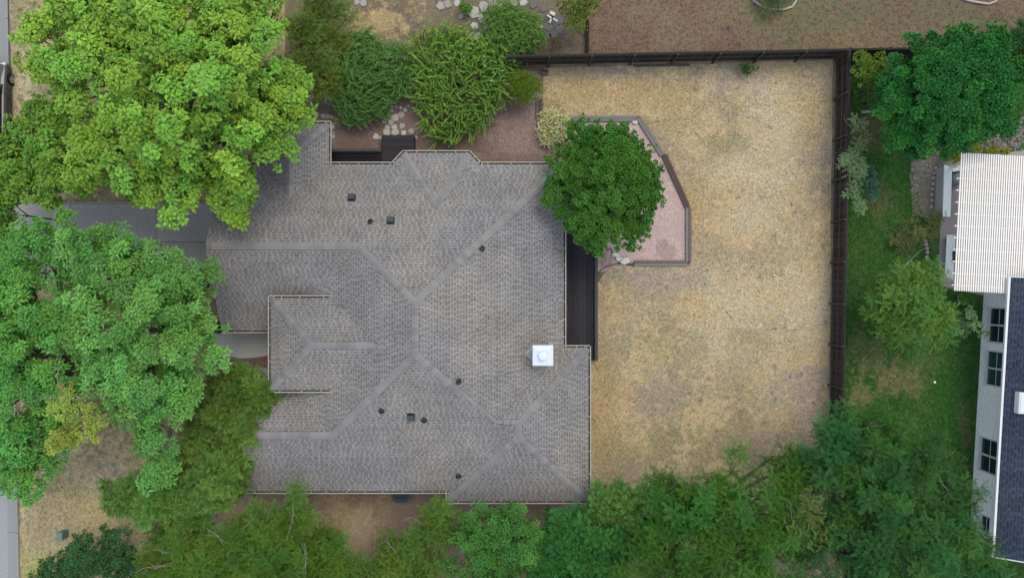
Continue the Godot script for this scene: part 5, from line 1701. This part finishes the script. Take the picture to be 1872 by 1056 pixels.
	tree("dark_tree", "blue green tree between bright bush and the lower right hip of the house", "tree", [[1040, 995, 60, 5.2], [1090, 1010, 70, 5.8], [1030, 1040, 62, 5.8], [1060, 950, 36, 4.4], [1020, 955, 22, 3.6]], fluffy, Color(0.038, 0.14, 0.034), {"gap": -0.3, "lobe": 0.45, "dens": 60.0})
	tree("small_tree", "soft green small tree at the lower right corner of the house", "tree", [[1108, 903, 30, 4.4], [1132, 925, 40, 4.6], [1160, 920, 44, 4.8], [1165, 960, 48, 5.2], [1105, 945, 40, 4.6]], fluffy, Color(0.085, 0.185, 0.042), {"gap": -0.3, "lobe": 0.45, "dens": 60.0, "bare": 2})
	tree("feathery_tree", "wide feathery tree with pale dead twigs at the bottom of the lawn", "tree", [[1285, 960, 90, 8.2], [1225, 895, 36, 5.6], [1240, 950, 62, 7.0], [1325, 895, 62, 7.2], [1380, 950, 80, 8.4], [1300, 1030, 95, 8.6], [1430, 900, 52, 7.0], [1410, 1020, 80, 8.4], [1440, 850, 42, 6.2], [1200, 1010, 66, 6.8], [1410, 830, 24, 5.4], [1440, 960, 50, 8.6]], fine, Color(0.047, 0.132, 0.022), {"gap": -0.13, "squash": 0.85, "lobe": 0.55, "dens": 50.0, "stretch": 1.8, "bare": 9, "twig": 0.9, "hue": 0.2})
	tree("dark_tree", "large dark green tree at the lower right beside the brick house", "tree", [[1560, 850, 82, 8.0], [1640, 870, 85, 8.8], [1590, 950, 95, 9.2], [1700, 920, 76, 8.0], [1680, 1000, 95, 9.0], [1530, 780, 46, 6.0], [1500, 960, 66, 7.6], [1550, 1030, 90, 8.8], [1740, 880, 46, 6.6], [1745, 985, 50, 7.0], [1780, 1040, 44, 6.2], [1500, 840, 50, 6.8], [1610, 790, 52, 6.2], [1680, 830, 46, 6.4]], fine, Color(0.034, 0.105, 0.025), {"gap": -0.13, "squash": 0.85, "lobe": 0.55, "dens": 50.0, "stretch": 1.8, "bare": 5, "twig": 0.9, "hue": 0.2, "tone": 0.3})
	tree("spruce_sapling", "pale green upright conifer top between the two big feathery trees", "tree", [[1460, 905, 20, 9.2], [1445, 935, 24, 8.6], [1490, 930, 22, 8.4], [1470, 960, 26, 8.2]], sh_short, Color(0.16, 0.225, 0.06), {"lobe": 0.35, "dens": 60.0, "up": 1.0, "trunk": 0.08})
	# tree at the house corner and on the lawn of the neighbour
	tree("round_tree", "round rich green tree over the house's upper right corner", "tree", [[1100, 335, 72, 6.6], [1150, 325, 58, 6.0], [1050, 325, 52, 5.8], [1095, 410, 52, 5.6], [1110, 262, 44, 5.2], [1165, 370, 46, 5.2], [1036, 292, 32, 4.8], [1150, 420, 38, 4.8], [1065, 250, 32, 4.6], [1060, 390, 44, 5.4], [1172, 302, 34, 4.8], [1090, 448, 22, 4.6], [1020, 350, 34, 5.0], [1140, 272, 40, 5.2], [1178, 345, 34, 4.8], [1130, 300, 60, 6.2]], oval, Color(0.052, 0.15, 0.024), {"gap": -0.4, "fill": 2.1, "smin": 0.55, "smax": 1.0, "squash": 0.8, "lobe": 0.4, "dens": 80.0, "hue": 0.1})
	tree("dense_tree", "dense dark green tree right of the back fence's corner", "tree", [[1720, 165, 92, 6.8], [1785, 125, 58, 6.2], [1655, 185, 56, 5.8], [1755, 225, 60, 5.8], [1690, 240, 48, 5.2], [1805, 185, 44, 5.8], [1745, 95, 42, 5.6], [1640, 140, 34, 5.0], [1820, 230, 30, 4.6], [1800, 85, 28, 5.4], [1650, 235, 40, 5.0], [1695, 108, 48, 5.6], [1832, 140, 38, 5.4], [1625, 175, 34, 4.8]], dense, Color(0.03, 0.14, 0.03), {"gap": -0.32, "fill": 1.6, "lobe": 0.42, "dens": 100.0, "smin": 0.9, "smax": 1.4})
	tree("feathery_tree", "low feathery green tree left of the pergola on the lawn", "tree", [[1670, 565, 60, 4.2], [1640, 520, 38, 3.6], [1710, 590, 40, 3.8], [1630, 590, 40, 3.6], [1690, 515, 34, 3.4], [1600, 555, 28, 2.8]], fine, Color(0.09, 0.18, 0.035), {"lobe": 0.5, "dens": 34.0, "bare": 3, "hue": 0.2})
	tree("leafy_shrub", "light green shrub with glossy leaves beside the brick house wall", "shrub", [[1770, 575, 12, 2.4], [1778, 592, 12, 2.2], [1758, 598, 12, 1.8], [1790, 605, 10, 1.8], [1742, 600, 12, 1.6]], oval, Color(0.12, 0.22, 0.085), {"lobe": 0.28, "dens": 70.0, "smin": 0.5, "smax": 0.8})
	# shrubs above the house
	shoot_shrub("wispy_shrub", "wispy green shrub of thin curling shoots between bright tree and stepping stones", 668, 132, 84, 3.4, 2100, sh_thin, Color(0.13, 0.27, 0.075), {"size": 1.15})
	shoot_shrub("brush_shrub", "big light green shrub of thick upright shoots above the house", 838, 140, 106, 3.6, 1350, sh_thick, Color(0.20, 0.36, 0.075), {"size": 1.0})
	shoot_shrub("wispy_shrub", "wispy green shrub beside the white blocks beyond the fence", 932, 55, 58, 2.6, 900, sh_thin, Color(0.14, 0.28, 0.065), {"size": 1.0})
	shoot_shrub("pale_shrub", "pale silvery yellow shrub at the corner of the gravel bed", 1013, 231, 33, 1.2, 800, sh_short, Color(0.62, 0.62, 0.37), {"size": 0.85})
	tree("round_shrub", "clipped round yellow green shrub at the end of the back fence", "shrub", [[962, 160, 33, 1.8]], sh_short, Color(0.15, 0.25, 0.02), {"lobe": 0.28, "dens": 330.0, "smin": 0.35, "smax": 0.55, "tone": 0.1, "hue": 0.05, "trunk": 0.06, "fill": 4.0, "gap": -2.0, "stretch": 1.0})
	tree("yellow_shrub", "yellow green shrub at the top beside the bare yard", "shrub", [[1060, 12, 34, 2.6], [1078, 8, 22, 2.2], [1048, 34, 22, 2.0]], sh_short, Color(0.17, 0.225, 0.03), {"lobe": 0.35, "dens": 220.0, "smin": 0.6, "smax": 1.0})
	tree("olive_shrub", "dull olive shrub between the bright tree and the wispy shrub", "shrub", [[575, 120, 42, 2.6], [560, 60, 38, 2.6], [600, 150, 32, 2.2], [585, 20, 36, 2.4], [610, 80, 30, 2.2], [640, 25, 26, 2.0]], fine, Color(0.095, 0.145, 0.03), {"lobe": 0.4, "dens": 60.0, "bare": 3})
	tree("rusty_shrub", "tiny rusty orange shrub at the back fence near the divider", "shrub", [[1016, 84, 12, 0.8], [1004, 82, 8, 0.6]], sh_short, Color(0.19, 0.12, 0.03), {"lobe": 0.2, "dens": 300.0, "smin": 0.35, "smax": 0.6, "trunk": 0.02})
	tree("climbing_shrub", "grey green climbing shrub growing over the right fence", "shrub", [[1566, 235, 14, 2.0], [1566, 270, 17, 2.3], [1562, 300, 18, 2.3], [1570, 330, 16, 2.1], [1560, 355, 13, 2.0], [1568, 375, 10, 1.6], [1580, 250, 10, 1.6], [1548, 285, 9, 2.3]], fine, Color(0.16, 0.235, 0.10), {"lobe": 0.3, "dens": 60.0, "smin": 0.5, "smax": 0.85, "bare": 5, "twig": 0.5, "trunk": 0.04})
	tree("blue_shrub", "blue green shrub beside the climbing shrub on the green lawn", "shrub", [[1588, 330, 13, 1.2], [1592, 350, 14, 1.1], [1586, 312, 9, 1.0]], oval, Color(0.065, 0.16, 0.085), {"lobe": 0.28, "dens": 90.0, "smin": 0.5, "smax": 0.8, "trunk": 0.03})
	tree("yellow_shrub", "yellow green shrub in the fence corner left of the dense tree", "shrub", [[1575, 108, 18, 2.4], [1578, 132, 20, 2.3], [1600, 120, 16, 2.0]], oval, Color(0.12, 0.19, 0.025), {"lobe": 0.35, "dens": 60.0, "smin": 0.6, "smax": 0.9})
	tree("dark_shrub", "dark shrub along the right fence below the yellow green shrub", "shrub", [[1572, 170, 18, 1.5], [1590, 180, 16, 1.4], [1600, 155, 18, 1.6], [1575, 195, 12, 1.2], [1625, 115, 20, 2.0]], oval, Color(0.05, 0.10, 0.022), {"lobe": 0.35, "dens": 44.0, "smin": 0.6, "smax": 0.9})
	tree("dark_shrub", "dark green bush at the right edge beyond the dense tree", "shrub", [[1852, 72, 22, 2.6], [1872, 85, 22, 2.4], [1866, 130, 16, 1.8], [1870, 185, 12, 1.6]], fluffy, Color(0.04, 0.105, 0.03), {"lobe": 0.4, "dens": 60.0})
	tree("yellow_shrub", "yellow leaved plant at the pergola's upper left corner", "shrub", [[1744, 290, 9, 0.9], [1752, 285, 8, 0.9], [1738, 284, 6, 0.7], [1790, 274, 10, 0.8], [1815, 275, 9, 0.8], [1835, 276, 8, 0.8]], oval, Color(0.24, 0.25, 0.045), {"lobe": 0.22, "dens": 90.0, "smin": 0.5, "smax": 0.8, "trunk": 0.02})
	tree("ground_plant", "green plant inside the thin hoop edging below the pergola", "plant", [[1766, 546, 9, 0.6], [1760, 540, 8, 0.5], [1772, 550, 7, 0.5]], oval, Color(0.06, 0.17, 0.03), {"lobe": 0.22, "dens": 90.0, "smin": 0.5, "smax": 0.8, "trunk": 0.02})
	tree("grass_clump", "single green clump in the dry lawn at the back fence", "plant", [[1366, 128, 11, 0.55], [1376, 124, 6, 0.4]], sh_short, Color(0.07, 0.17, 0.035), {"lobe": 0.2, "dens": 350.0, "smin": 0.45, "smax": 0.8, "trunk": 0.015})
	tree("ground_plant", "small green plant among the flagstones at the top", "plant", [[850, 12, 9, 0.6], [856, 18, 6, 0.5]], oval, Color(0.11, 0.2, 0.035), {"lobe": 0.2, "dens": 90.0, "smin": 0.5, "smax": 0.8, "trunk": 0.02})
	tree("ground_plant", "grassy plant inside the pale curved edging at the top", "plant", [[1410, 0, 26, 0.8], [1430, -4, 20, 0.8]], fine, Color(0.10, 0.12, 0.05), {"lobe": 0.3, "dens": 40.0, "smin": 0.6, "smax": 0.9, "trunk": 0.02})
	tree("dry_shrub", "half dry low shrub on the lawn beside the patio", "shrub", [[1672, 425, 22, 0.9], [1700, 420, 18, 0.8], [1650, 440, 16, 0.7], [1712, 400, 10, 0.8]], fine, Color(0.115, 0.135, 0.045), {"lobe": 0.3, "dens": 24.0, "smin": 0.5, "smax": 0.9, "trunk": 0.02})
